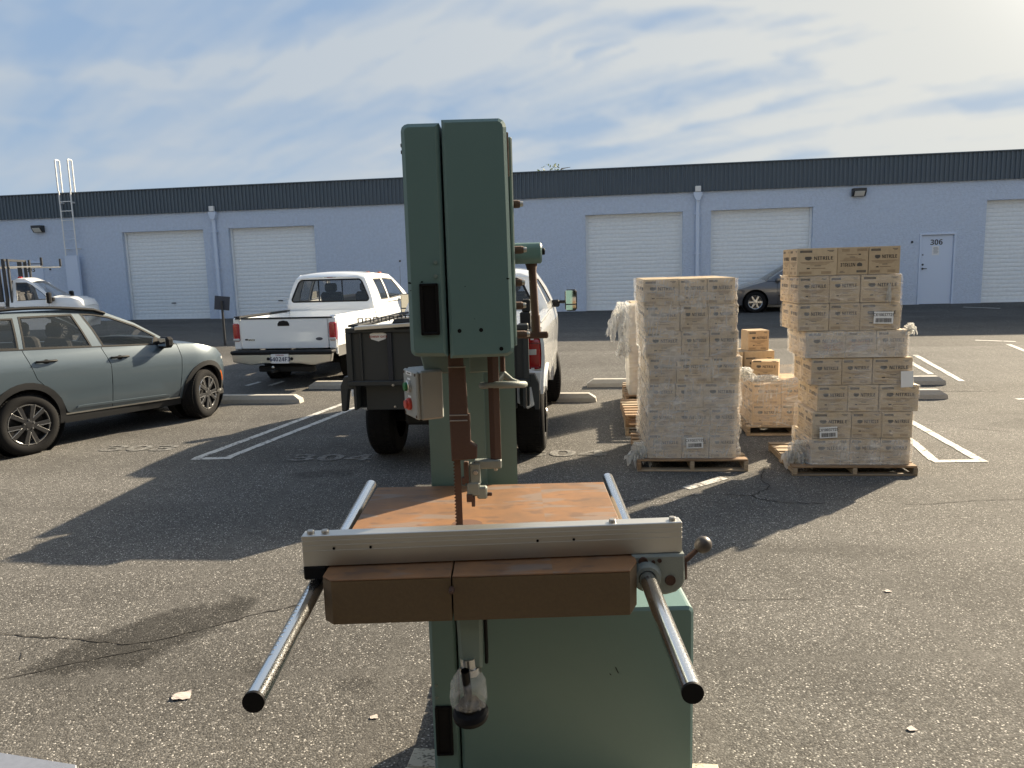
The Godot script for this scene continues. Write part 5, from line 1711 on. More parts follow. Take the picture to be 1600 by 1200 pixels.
func make_suv() -> void:
	var t := thing("parked_suv", "grey compact SUV with dark wheels, front wheels steered, at the left edge", "car", Vector3(-5.55, 0, -8.45), 90.0 - 31.0)
	var c := {wide = 1.84, shoulder = 0.045, waist = 0.05, belt = func(x: float): return 1.205 - 0.058 * x, lean = 0.30, lean2 = 0.25, nose_x = 2.35, nose_len = 0.70, nose_in = 0.30, tail_x = -0.35, tail_len = 0.7, tail_in = 0.16}
	var wr := Vector2(0.14, 0.350)
	var wf := Vector2(2.557, 0.350)
	var cut_r := ring_poly(wr, 0.0, 0.475, 0.0, TAU, 30, 0.93).slice(0, 30)
	var cut_f := ring_poly(wf, 0.0, 0.455, 0.0, TAU, 30, 0.90).slice(0, 30)
	skin(c, t, "rear_quarter", "car_grey", P2([-1.0, 0.42, 0.40, 0.42, 0.42, 0.60, 0.33, 0.78, 0.266, 0.856, 0.173, 1.157, 0.168, 1.200, -1.0, 1.265]), [cut_r])
	skin(c, t, "rear_door", "car_grey", P2([0.176, 1.199, 0.181, 1.157, 0.274, 0.856, 0.34, 0.78, 0.528, 0.60, 0.60, 0.425, 0.64, 0.400, 1.153, 0.385, 1.155, 0.914, 1.085, 1.113, 1.083, 1.146]), [ring_poly(wr, 0.0, 0.478, 0.0, TAU, 30, 0.93).slice(0, 30)])
	var rd: Node3D = c.last_right
	skin(c, t, "front_door", "car_grey", P2([1.091, 1.145, 1.093, 1.113, 1.163, 0.914, 1.161, 0.385, 2.085, 0.365, 2.105, 0.42, 2.150, 0.892, 2.125, 1.072]), [])
	var fd: Node3D = c.last_right
	skin(c, t, "front_fender", "car_grey", P2([2.158, 0.892, 2.113, 0.42, 2.10, 0.34, 2.96, 0.335, 3.03, 0.46, 3.035, 0.62, 2.95, 0.83, 2.80, 0.955, 2.45, 1.052, 2.132, 1.082]), [cut_f])
	# door sill ledges
	skin(c, t, "door_ledge", "car_grey", P2([0.72, 0.465, 0.80, 0.470, 1.90, 0.428, 1.96, 0.405, 1.93, 0.402, 0.70, 0.445]), [], 0.012, 0.012)
	skin(c, t, "sill_strip", "dull_chrome", P2([0.55, 0.402, 2.11, 0.360, 2.11, 0.345, 0.55, 0.386]), [], 0.012, 0.008)
	skin(c, t, "sill", "cladding", P2([0.48, 0.388, 2.14, 0.345, 2.14, 0.255, 0.48, 0.285]), [], 0.03, 0.0)
	skin(c, t, "wheel_arch", "cladding", ring_poly(wr, 0.405, 0.480, -0.12, PI + 0.12, 18, 0.93), [], 0.05, 0.008, 0.07)
	skin(c, t, "wheel_arch", "cladding", ring_poly(wf, 0.395, 0.460, -0.05, PI + 0.05, 18, 0.90), [], 0.05, 0.008, 0.07)
	skin(c, t, "side_marker", "lamp_amber", ring_poly(wf, 0.412, 0.440, 0.30, 0.70, 6, 0.90), [], 0.004, 0.012, 0.07)
	# glasshouse
	var w1 := P2([-0.80, 1.292, 0.125, 1.225, 0.158, 1.535, -0.25, 1.545, -0.55, 1.50])
	var w2 := P2([0.215, 1.222, 0.955, 1.172, 0.90, 1.36, 0.842, 1.540, 0.258, 1.546])
	var w3 := P2([1.128, 1.158, 1.785, 1.118, 1.832, 1.205, 1.60, 1.355, 1.30, 1.485, 1.10, 1.530, 0.985, 1.538, 1.06, 1.36])
	var top := [Vector2(-0.95, 1.27), Vector2(-0.72, 1.56), Vector2(-0.40, 1.605), Vector2(0.0, 1.625), Vector2(0.735, 1.615), Vector2(1.03, 1.595), Vector2(1.30, 1.543), Vector2(1.62, 1.395), Vector2(2.02, 1.130), Vector2(2.125, 1.078)]
	var house := PackedVector2Array(top)
	for q in [Vector2(1.09, 1.150), Vector2(0.17, 1.206)]: house.append(q)
	skin(c, t, "pillars", "car_grey", house, [w1, w2, w3], 0.02)
	windows(c, t, [[w1, "glass_dark"], [w2, "glass_dark"], [w3, "glass_clear"]], 0.020)
	skin(c, t, "beltline_trim", "trim_black", P2([-0.95, 1.262, 0.17, 1.196, 2.10, 1.084, 2.10, 1.094, 0.17, 1.208, -0.95, 1.274]), [], 0.004, 0.006, 0.2)
	skin(c, t, "mirror_sail", "trim_black", P2([1.80, 1.115, 1.99, 1.100, 1.93, 1.155, 1.84, 1.205]), [], 0.004, 0.005, 0.2)
	across(c, t, "rear_window", "glass_dark", top.slice(0, 2), 0.03)
	across(c, t, "roof", "car_grey", top.slice(1, 7), 0.035)
	across(c, t, "windscreen", "glass_clear", top.slice(6, 9), 0.05)
	across(c, t, "bonnet", "car_grey", [Vector2(2.02, 1.130), Vector2(2.125, 1.080), Vector2(2.45, 1.052), Vector2(2.80, 0.955), Vector2(2.95, 0.83)], 0.035)
	across(c, t, "front_bumper", "car_grey", [Vector2(2.95, 0.83), Vector2(3.035, 0.62), Vector2(3.03, 0.46), Vector2(2.96, 0.335)], 0.12)
	across(c, t, "tailgate", "car_grey", [Vector2(-0.95, 1.27), Vector2(-1.0, 1.2), Vector2(-1.0, 0.42)], 0.05)
	var fl := MB.new()
	fl.box(Vector3(1.0, 0.31, -0.92), Vector3(3.9, 0.1, 1.45), 0.02)
	fl.box(Vector3(1.35, 0.62, -0.92), Vector3(0.12, 0.5, 1.4))
	obj("floor", fl, mats["interior"], t)
	var da := MB.new()
	da.box(Vector3(1.9, 0.95, -0.92), Vector3(0.35, 0.22, 1.35), 0.06)
	obj("dashboard", da, mats["interior"], t)
	for z in [-0.55, -1.29]: seat(t, Vector3(1.15, 0.62, z))
	for z in [-0.50, -0.92, -1.34]: seat(t, Vector3(0.30, 0.64, z))
	for z in [-0.045, -1.795]:
		var hd := MB.new()
		hd.box(Vector3(2.86, 0.80, z + (-0.235 if z > -1 else 0.235)), Vector3(0.10, 0.07, 0.26), 0.02, Basis(Vector3.UP, 0.5 if z > -1 else -0.5))
		obj("headlight", hd, mats["lamp_clear"], t)
	var sp := MB.new()
	sp.tube([Vector3(2.80, 0.335, -0.13), Vector3(2.98, 0.330, -0.29), Vector3(3.06, 0.33, -0.6), Vector3(3.06, 0.33, -1.24), Vector3(3.00, 0.33, -1.58)], 0.022, 8)
	obj("lip", sp, mats["dull_chrome"], t)
	var lb := MB.new()
	lb.box(Vector3(2.90, 0.27, -0.92), Vector3(0.2, 0.12, 1.3), 0.03)
	obj("lower_bumper", lb, mats["cladding"], t)
	# handles
	for q in [[0.395, 1.045, rd], [1.285, 0.997, fd]]:
		var h := MB.new()
		var z0 := -lost_width(c, Vector2(q[0], q[1])) + 0.026
		h.tube([Vector3(q[0] - 0.115, q[1] + 0.004, z0 - 0.02), Vector3(q[0] - 0.09, q[1] + 0.003, z0), Vector3(q[0], q[1] + 0.004, z0 + 0.010), Vector3(q[0] + 0.09, q[1], z0), Vector3(q[0] + 0.115, q[1] - 0.002, z0 - 0.02)], 0.014, 8)
		h.lathe([Vector2(0.034, 0.0), Vector2(0, 0.004)], 16, Transform3D(Basis(Vector3.RIGHT, PI / 2), Vector3(q[0], q[1] - 0.008, z0 - 0.022)))
		obj("handle", h, mats["trim_black"], q[2])
	# mirrors and roof rails
	for s in [0, 1]:
		var z: float = 0.06 if s == 0 else -1.90
		var m := MB.new()
		m.box(Vector3(1.905, 1.125, z), Vector3(0.12, 0.145, 0.20), 0.035)
		m.box(Vector3(1.905, 1.06, z + (-0.07 if s == 0 else 0.07)), Vector3(0.09, 0.03, 0.12), 0.012)
		var mi := obj("mirror", m, mats["trim_black"], t)
		m = MB.new()
		m.box(Vector3(1.842, 1.13, z), Vector3(0.004, 0.105, 0.155), 0.001)
		obj("mirror_glass", m, mats["mirror_glass"], mi)
		var rr := MB.new()
		var pts := []
		for k in 15:
			var x := -0.62 + k * 0.135
			var y := 1.56 + 0.095 * sin(clampf((x + 0.75) / 2.1, 0, 1) * PI)
			var zz := -0.20 if s == 0 else -1.64
			pts.append(Vector3(x, y if k > 0 and k < 14 else y - 0.03, zz))
		rr.tube(pts, 0.020, 8)
		obj("roof_rail", rr, mats["trim_black"], t)
	wheel(t, Vector3(wr.x, wr.y, -0.015), 0.352, 0.235, "suv", true)
	wheel(t, Vector3(wf.x, wf.y, -0.045), 0.352, 0.235, "suv", true, 24.0)
	wheel(t, Vector3(wr.x, wr.y, -1.825), 0.352, 0.235, "suv", false)
	wheel(t, Vector3(wf.x, wf.y, -1.795), 0.352, 0.235, "suv", false, 24.0)
	for q in [wr, wf]:
		for z in [-0.42, -1.42]:
			var li := MB.new()
			var dep := 0.17 if q == wf else 0.36
			li.lathe([Vector2(0.43, 0.0), Vector2(0.43, dep)], 30, Transform3D(Basis(Vector3.RIGHT, PI / 2 if z > -1 else -PI / 2), Vector3(q.x, q.y + 0.02, z)))
			li.lathe([Vector2(0.43, 0.0), Vector2(0.0, 0.0)], 30, Transform3D(Basis(Vector3.RIGHT, PI / 2), Vector3(q.x, q.y + 0.02, z)))
			obj("wheel_liner", li, mats["dull_black"], t)

func make_sedan() -> void:
	# parked along the warehouse, nose to the left; its left side faces the camera
	var at := WALL_AT + WALL_D * 7.43 + WALL_N * 1.60
	at.y = lot(at)
	var fwd := -WALL_D
	var t := thing("parked_sedan", "dark grey sedan parked along the warehouse between the two carton stacks", "car", at + WALL_N * -1.7, rad_to_deg(atan2(-fwd.z, fwd.x)))
	var c := {wide = 1.70, belt = func(x: float): return 0.88 + 0.0 * x, lean = 0.42, lean2 = 0.2, nose_x = 0.25, nose_len = 0.65, nose_in = 0.26, tail_x = -3.1, tail_len = 0.5, tail_in = 0.2}
	var wf := Vector2(0.0, 0.31)
	var wr := Vector2(-2.62, 0.31)
	skin(c, t, "front_fender", "car_sedan", P2([-0.62, 0.24, 0.80, 0.22, 0.86, 0.42, 0.80, 0.58, 0.50, 0.68, 0.10, 0.80, -0.25, 0.885, -0.60, 0.89]), [circle2(wf, 0.37, 26)])
	skin(c, t, "front_door", "car_sedan", P2([-0.63, 0.24, -0.61, 0.88, -1.62, 0.90, -1.62, 0.24]), [])
	skin(c, t, "rear_door", "car_sedan", P2([-1.63, 0.24, -1.63, 0.90, -2.45, 0.92, -2.40, 0.70, -2.2, 0.5, -2.15, 0.24]), [circle2(wr, 0.37, 26)])
	skin(c, t, "rear_quarter", "car_sedan", P2([-2.16, 0.24, -2.21, 0.5, -2.41, 0.70, -2.46, 0.92, -3.45, 0.92, -3.55, 0.6, -3.5, 0.3]), [circle2(wr, 0.37, 26)])
	skin(c, t, "side_moulding", "trim_black", P2([-0.64, 0.47, -2.1, 0.47, -2.1, 0.51, -0.64, 0.51]), [], 0.01, 0.012)
	var top := [Vector2(-3.45, 0.93), Vector2(-2.85, 0.95), Vector2(-2.25, 1.36), Vector2(-1.7, 1.42), Vector2(-1.10, 1.40), Vector2(-0.30, 0.90)]
	var w1 := P2([-0.60, 0.925, -1.55, 0.935, -1.50, 1.32, -1.14, 1.31])
	var w2 := P2([-1.64, 0.935, -2.42, 0.95, -2.12, 1.28, -1.60, 1.33])
	var house := PackedVector2Array(top.slice(1, 6))
	house.append(Vector2(-0.6, 0.90)); house.append(Vector2(-2.46, 0.925))
	skin(c, t, "pillars", "car_sedan", house, [w1, w2], 0.02)
	windows(c, t, [[w1, "glass_clear"], [w2, "glass_dark"]], 0.018)
	across(c, t, "boot_lid", "car_sedan", top.slice(0, 2), 0.02)
	across(c, t, "rear_window", "glass_dark", top.slice(1, 3), 0.03)
	across(c, t, "roof", "car_sedan", top.slice(2, 5), 0.03)
	across(c, t, "windscreen", "glass_clear", top.slice(4, 6), 0.05)
	across(c, t, "bonnet", "car_sedan", [Vector2(-0.30, 0.90), Vector2(-0.25, 0.885), Vector2(0.10, 0.80), Vector2(0.50, 0.68), Vector2(0.80, 0.58)], 0.05)
	across(c, t, "front_bumper", "car_sedan", [Vector2(0.80, 0.58), Vector2(0.86, 0.42), Vector2(0.80, 0.22)], 0.12)
	across(c, t, "rear_bumper", "car_sedan", [Vector2(-3.45, 0.92), Vector2(-3.55, 0.6), Vector2(-3.5, 0.3)], 0.05)
	var fl := MB.new()
	fl.box(Vector3(-1.4, 0.27, -0.85), Vector3(4.0, 0.1, 1.3), 0.02)
	fl.box(Vector3(-0.55, 0.72, -0.85), Vector3(0.3, 0.3, 1.2), 0.05)
	obj("floor", fl, mats["interior"], t)
	for z in [-0.5, -1.2]: seat(t, Vector3(-1.25, 0.45, z))
	for s in [0, 1]:
		var m := MB.new()
		m.box(Vector3(-0.62, 0.95, 0.03 if s == 0 else -1.73), Vector3(0.12, 0.12, 0.18), 0.03)
		obj("mirror", m, mats["car_sedan"], t)
		for w in [wf, wr]: wheel(t, Vector3(w.x, w.y, -0.03 if s == 0 else -1.67), 0.31, 0.2, "sedan", s == 0)
		for w in [wf, wr]:
			var li := MB.new()
			li.lathe([Vector2(0.37, 0.0), Vector2(0.0, 0.0)], 24, Transform3D(Basis(Vector3.RIGHT, PI / 2), Vector3(w.x, w.y, -0.32 if s == 0 else -1.38)))
			li.lathe([Vector2(0.37, -0.28), Vector2(0.37, 0.0)], 24, Transform3D(Basis(Vector3.RIGHT, PI / 2), Vector3(w.x, w.y, -0.04 if s == 0 else -1.38)))
			obj("wheel_liner", li, mats["dull_black"], t)
	var wp := MB.new()
	wp.box(Vector3(-0.34, 0.925, -0.9), Vector3(0.03, 0.02, 0.8), 0.005)
	obj("wiper", wp, mats["trim_black"], t)

# the cab of a pickup, from its rear wall at x0 to the nose; profile heights as given
func pickup_cab(t: Node3D, c: Dictionary, paint: String, x0: float, roof: float, belt: float, sill: float, nose: float, wf: Vector2, arch: float, wins: Array, back_win: PackedVector2Array) -> void:
	var top := [Vector2(x0, belt), Vector2(x0 + 0.08, roof - 0.10), Vector2(x0 + 0.20, roof - 0.015), Vector2(x0 + 0.7, roof), Vector2(x0 + c.roof_len, roof - 0.04), Vector2(x0 + c.roof_len + 0.16, roof - 0.12), Vector2(x0 + c.roof_len + 0.78, belt + 0.09), Vector2(x0 + c.roof_len + 0.86, belt + 0.03)]
	var house := PackedVector2Array(top)
	var holes := []
	for w in wins: holes.append(w[0])
	skin(c, t, "pillars", paint, house, holes, 0.02)
	windows(c, t, wins, 0.02)
	var xd: float = x0 + c.roof_len + 0.55
	skin(c, t, "door", paint, P2([x0 + 0.02, sill, x0 + 0.02, belt, xd, belt, xd, sill]), [], 0.02)
	var door: Node3D = c.last_right
	skin(c, t, "front_fender", paint, P2([xd + 0.01, sill, xd + 0.01, belt, x0 + c.roof_len + 0.86, belt + 0.03, nose - 0.25, belt - 0.06, nose - 0.02, belt - 0.16, nose, sill + 0.1, nose - 0.05, sill]), [circle2(wf, arch, 26)], 0.02)
	across(c, t, "roof", paint, top.slice(1, 6), 0.05)
	across(c, t, "windscreen", "glass_clear", top.slice(5, 7), 0.06)
	across(c, t, "bonnet", paint, [top[6], top[7], Vector2(nose - 0.25, belt - 0.06), Vector2(nose - 0.02, belt - 0.16)], 0.07)
	across(c, t, "front_end", paint, [Vector2(nose - 0.02, belt - 0.16), Vector2(nose, sill + 0.1), Vector2(nose - 0.05, sill)], 0.04)
	# rear wall of the cab with its window
	var w2: float = c.wide
	var wall := PackedVector2Array()
	for q in [Vector2(x0, sill), Vector2(x0, belt), Vector2(x0 + 0.08, roof - 0.10), Vector2(x0 + 0.10, roof - 0.04)]: wall.append(Vector2(-lost_width(c, q) - (0.12 if q.y > roof - 0.05 else 0.0), q.y))
	for k in range(3, -1, -1): wall.append(Vector2(-w2 - wall[k].x, wall[k].y))
	var fb := func(p: Vector2): return Vector3(x0 + 0.10 * clampf((p.y - belt) / (roof - belt), 0, 1), p.y, p.x)
	var b := MB.new()
	b.panel(wall, [back_win], 0.12, fb, 0.02, false)
	obj("cab_rear_wall", b, mats[paint], t)
	b = MB.new()
	b.panel(back_win, [], 0.2, func(p: Vector2): return fb.call(p) + Vector3(0.008, 0, 0), 0.0, false)
	obj("rear_window", b, mats["glass_dark"], t)
	b = MB.new()
	b.panel(grow(back_win, 0.016), [MB.inset(MB.ccw(back_win), 0.012)], 0.2, func(p: Vector2): return fb.call(p) - Vector3(0.004, 0, 0), 0.01, false)
	obj("window_seal", b, mats["trim_black"], t)
	var fl := MB.new()
	fl.box(Vector3((x0 + nose) / 2, sill, -w2 / 2), Vector3(nose - x0 - 0.3, 0.12, w2 - 0.3), 0.02)
	fl.box(Vector3(x0 + c.roof_len + 0.4, belt - 0.12, -w2 / 2), Vector3(0.4, 0.25, w2 - 0.35), 0.06)
	obj("floor", fl, mats["interior"], t)
	for z in [-w2 / 2 + 0.38, -w2 / 2 - 0.38]: seat(t, Vector3(x0 + c.roof_len - 0.25, belt - 0.42, z))
	c["door_right"] = door

func tow_mirror(t: Node3D, at: Vector3, inner: float, out: float) -> void:
	var b := MB.new()
	b.box(at, Vector3(0.10, 0.30, 0.17), 0.03)
	b.tube([Vector3(at.x + 0.03, at.y - 0.02, inner), Vector3(at.x + 0.01, at.y - 0.02, at.z)], 0.022, 8)
	b.box(Vector3(at.x + 0.03, at.y - 0.04, inner + 0.06 * out), Vector3(0.10, 0.10, 0.12), 0.02)
	var m := obj("tow_mirror", b, mats["trim_black"], t)
	b = MB.new()
	b.box(at + Vector3(-0.052, 0.045, 0), Vector3(0.004, 0.19, 0.14), 0.001)
	b.box(at + Vector3(-0.052, -0.10, 0), Vector3(0.004, 0.07, 0.14), 0.001)
	obj("mirror_glass", b, mats["mirror_glass"], m)

func bed(t: Node3D, c: Dictionary, paint: String, x0: float, x1: float, low: float, high: float, wr: Vector2, arch: float) -> void:
	skin(c, t, "bed_side", paint, P2([x0, low, x1, low, x1, high, x0, high]), [circle2(wr, arch, 28)], 0.03)
	var a0 := asin(clampf((low - wr.y) / arch, 0, 0.9))
	skin(c, t, "arch_lip", paint, ring_poly(wr, arch - 0.025, arch + 0.045, a0, PI - a0), [], 0.03, 0.018, 0.08)
	var w: float = c.wide
	var b := MB.new()
	b.box(Vector3((x0 + x1) / 2, high - 0.50, -w / 2), Vector3(x1 - x0, 0.05, w - 0.14))
	b.box(Vector3((x0 + x1) / 2, high - 0.26, -0.10), Vector3(x1 - x0 - 0.02, 0.48, 0.03))
	b.box(Vector3((x0 + x1) / 2, high - 0.26, -w + 0.10), Vector3(x1 - x0 - 0.02, 0.48, 0.03))
	b.box(Vector3(x1 - 0.03, high - 0.25, -w / 2), Vector3(0.04, 0.50, w - 0.24))
	obj("bed_floor", b, mats[paint], t)
	for z in [-0.055, -w + 0.055]:
		b = MB.new()
		b.box(Vector3((x0 + x1) / 2, high + 0.008, z), Vector3(x1 - x0, 0.022, 0.11), 0.008)
		obj("bed_rail", b, mats["cladding"] if paint == "car_white" and z < -1 else mats[paint], t)

func make_white_pickup() -> void:
	var h := 9.0
	var hr := deg_to_rad(h)
	var right := Vector3(cos(hr), 0, sin(hr))
	var tail := Vector3(-3.81, 0.02, -12.95)
	var half := 0.915
	var t := thing("white_pickup", "white pickup seen from behind with red tail lights and chrome bumper", "pickup", tail + right * half, 90.0 - h)
	var c := {wide = half * 2, belt = 1.28, lean = 0.16, lean2 = 0.30, nose_x = 4.9, nose_len = 0.6, nose_in = 0.2, tail_x = -1.0, tail_len = 1.0, tail_in = 0.0, roof_len = 1.62}
	var wr := Vector2(1.22, 0.37)
	var wf := Vector2(4.55, 0.37)
	bed(t, c, "car_white", 0.03, 2.02, 0.60, 1.235, wr, 0.45)
	skin(c, t, "two_tone_band", "dull_chrome", P2([0.05, 0.56, 0.74, 0.56, 0.74, 0.74, 0.05, 0.74]), [circle2(wr, 0.45, 28)], 0.004, 0.004)
	var wins := [[P2([2.60, 1.42, 3.02, 1.42, 3.00, 1.80, 2.56, 1.80]), "glass_dark"], [P2([3.14, 1.42, 4.10, 1.45, 3.98, 1.56, 3.72, 1.78, 3.12, 1.81]), "glass_clear"]]
	var bw := PackedVector2Array()
	for q in round_rect(-0.80, 1.405, 0.80, 1.815, 0.07): bw.append(Vector2(-half + q.x * (1.0 - 0.22 * (q.y - 1.405) / 0.41), q.y))
	pickup_cab(t, c, "car_white", 2.06, 1.93, 1.33, 0.55, 5.45, wf, 0.45, wins, bw)
	var b := MB.new()
	# sliding window frame inside the rear window
	for z in [-half - 0.24, -half + 0.24]: b.box(Vector3(2.135, 1.60, z), Vector3(0.02, 0.40, 0.02), 0.002)
	obj("slider_frame", b, mats["trim_black"], t)
	# tailgate
	b = MB.new()
	var tg := Transform3D(Basis(Vector3(0, 0, 1), Vector3(0, 1, 0), Vector3(-1, 0, 0)), Vector3(0.0, 0, -half))
	b.prism(round_rect(-0.775, 0.705, 0.775, 1.205, 0.02), -0.05, 0.02, tg, 0.008)
	var gate := obj("tailgate", b, mats["car_white"], t)
	b = MB.new()
	b.box(Vector3(-0.002, 1.218, -half), Vector3(0.06, 0.024, half * 2 - 0.10), 0.008)
	obj("gate_cap", b, mats["trim_black"], gate)
	b = MB.new()
	b.prism(P2([-0.105, 1.085, 0.105, 1.085, 0.105, 1.12, 0.075, 1.165, 0.0, 1.178, -0.075, 1.165, -0.105, 1.12]), 0.018, 0.026, tg, 0.003)
	obj("gate_handle", b, mats["trim_black"], gate)
	b = MB.new()
	var oval := PackedVector2Array()
	for k in 20: oval.append(Vector2(0.62 + cos(TAU * k / 20) * 0.062, 0.862 + sin(TAU * k / 20) * 0.026))
	b.prism(oval, 0.019, 0.025, tg, 0.002)
	obj("oval_badge", b, mk("badge_blue", Color(0.03, 0.04, 0.07), 0.3), gate)
	b = MB.new()
	b.box(Vector3(-0.022, 0.855, -half - 0.59), Vector3(0.006, 0.022, 0.11), 0.001)
	b.box(Vector3(-0.022, 0.862, -half - 0.68), Vector3(0.006, 0.026, 0.05), 0.001)
	obj("model_badge", b, mats["ink"], gate)
	b = letters("F-250", 0.032, 0.002)
	b.moved(Transform3D(Basis(Vector3.UP, -PI / 2) , Vector3(-0.0265, 0.857, -half - 0.60)))
	obj("badge_lettering", b, mats["dull_chrome"], gate)
	# corner posts and tail lights
	for s in [-1.0, 1.0]:
		b = MB.new()
		b.box(Vector3(0.03, 0.96, -half + s * 0.848), Vector3(0.10, 0.54, 0.125), 0.02)
		obj("corner_post", b, mats["car_white"], t)
		b = MB.new()
		b.box(Vector3(-0.012, 0.985, -half + s * 0.858), Vector3(0.06, 0.31, 0.122), 0.022)
		var tl := obj("tail_light", b, mats["lamp_red"], t)
		b = MB.new()
		b.box(Vector3(-0.030, 0.862, -half + s * 0.858), Vector3(0.036, 0.05, 0.11), 0.012)
		obj("reverse_light", b, mats["lamp_clear"], tl)
	# bumper, plate, hitch
	b = MB.new()
	b.box(Vector3(-0.10, 0.655, -half), Vector3(0.22, 0.06, half * 2 - 0.02), 0.02)
	obj("bumper_step", b, mats["trim_black"], t)
	b = MB.new()
	b.prism(P2([-0.895, 0.63, 0.895, 0.63, 0.87, 0.50, 0.55, 0.44, 0.30, 0.47, -0.30, 0.47, -0.55, 0.44, -0.87, 0.50]), 0.10, 0.195, tg, 0.015)
	obj("bumper", b, mats["dull_chrome"], t)
	b = MB.new()
	b.box(Vector3(-0.199, 0.552, -half - 0.02), Vector3(0.006, 0.158, 0.315), 0.003)
	var plate := obj("number_plate", b, mats["paper"], t)
	b = letters("64024F3", 0.070, 0.001)
	b.moved(Transform3D(Basis(Vector3.UP, -PI / 2), Vector3(-0.2028, 0.543, -half - 0.02)))
	obj("plate_number", b, mk("plate_blue", Color(0.02, 0.03, 0.09), 0.6), plate)
	b = letters("California", 0.022, 0.001)
	b.moved(Transform3D(Basis(Vector3.UP, -PI / 2), Vector3(-0.2028, 0.612, -half - 0.02)))
	obj("plate_state", b, mk("plate_red", Color(0.30, 0.03, 0.05), 0.6), plate)
	for s in [-1.0, 1.0]:
		b = MB.new()
		b.lathe([Vector2(0.026, 0), Vector2(0.026, 0.008), Vector2(0, 0.012)], 16, Transform3D(Basis(Vector3(0, 0, 1), PI / 2), Vector3(-0.196, 0.55, -half + s * 0.21 - 0.02)))
		obj("plate_lamp", b, mats["trim_black"], t)
	b = MB.new()
	b.box(Vector3(0.02, 0.36, -half), Vector3(0.10, 0.10, 1.0), 0.015)
	b.box(Vector3(-0.12, 0.34, -half - 0.15), Vector3(0.24, 0.05, 0.06), 0.008)
	var hi := obj("tow_hitch", b, mats["dull_black"], t)
	b = MB.new()
	var bl := []
	for k in 9: bl.append(Vector2(sin(PI * k / 8) * 0.026, 0.41 - cos(PI * k / 8) * 0.026))
	b.lathe(bl, 14, Transform3D(Basis(), Vector3(-0.20, 0, -half - 0.15)), true)
	obj("tow_ball", b, mats["dull_chrome"], hi)
	# third brake light, roof marker lamps, antenna
	b = MB.new()
	b.box(Vector3(2.15, 1.872, -half), Vector3(0.03, 0.036, 0.24), 0.01)
	var bk := obj("brake_light", b, mats["lamp_clear"], t)
	b = MB.new()
	b.box(Vector3(2.134, 1.872, -half), Vector3(0.008, 0.026, 0.12), 0.003)
	obj("brake_lens", b, mats["lamp_red_dark"], bk)
	for k in 5:
		b = MB.new()
		b.box(Vector3(3.62 - 0.05 * absf(k - 2), 1.955 - 0.012 * absf(k - 2), -half + (k - 2) * 0.27), Vector3(0.09, 0.035, 0.07), 0.014)
		obj("roof_marker", b, mats["lamp_amber"], t)
	b = MB.new()
	b.tube([Vector3(4.55, 1.28, -0.25), Vector3(4.5, 2.05, -0.22)], [0.005, 0.0025], 6)
	obj("antenna", b, mats["trim_black"], t)
	for s in [0, 1]:
		tow_mirror(t, Vector3(4.02, 1.42, 0.22 if s == 0 else -half * 2 - 0.22), -0.10 if s == 0 else -half * 2 + 0.10, 1.0 if s == 0 else -1.0)
		for w in [wr, wf]: wheel(t, Vector3(w.x, w.y, -0.06 if s == 0 else -half * 2 + 0.06), 0.37, 0.26, "truck", s == 0)
	b = MB.new()
	b.box(Vector3(2.6, 0.48, -half), Vector3(5.0, 0.18, 0.9), 0.03)
	b.tube([Vector3(1.22, 0.37, -0.2), Vector3(1.22, 0.37, -half * 2 + 0.2)], 0.06, 10)
	obj("chassis", b, mats["dull_black"], t)

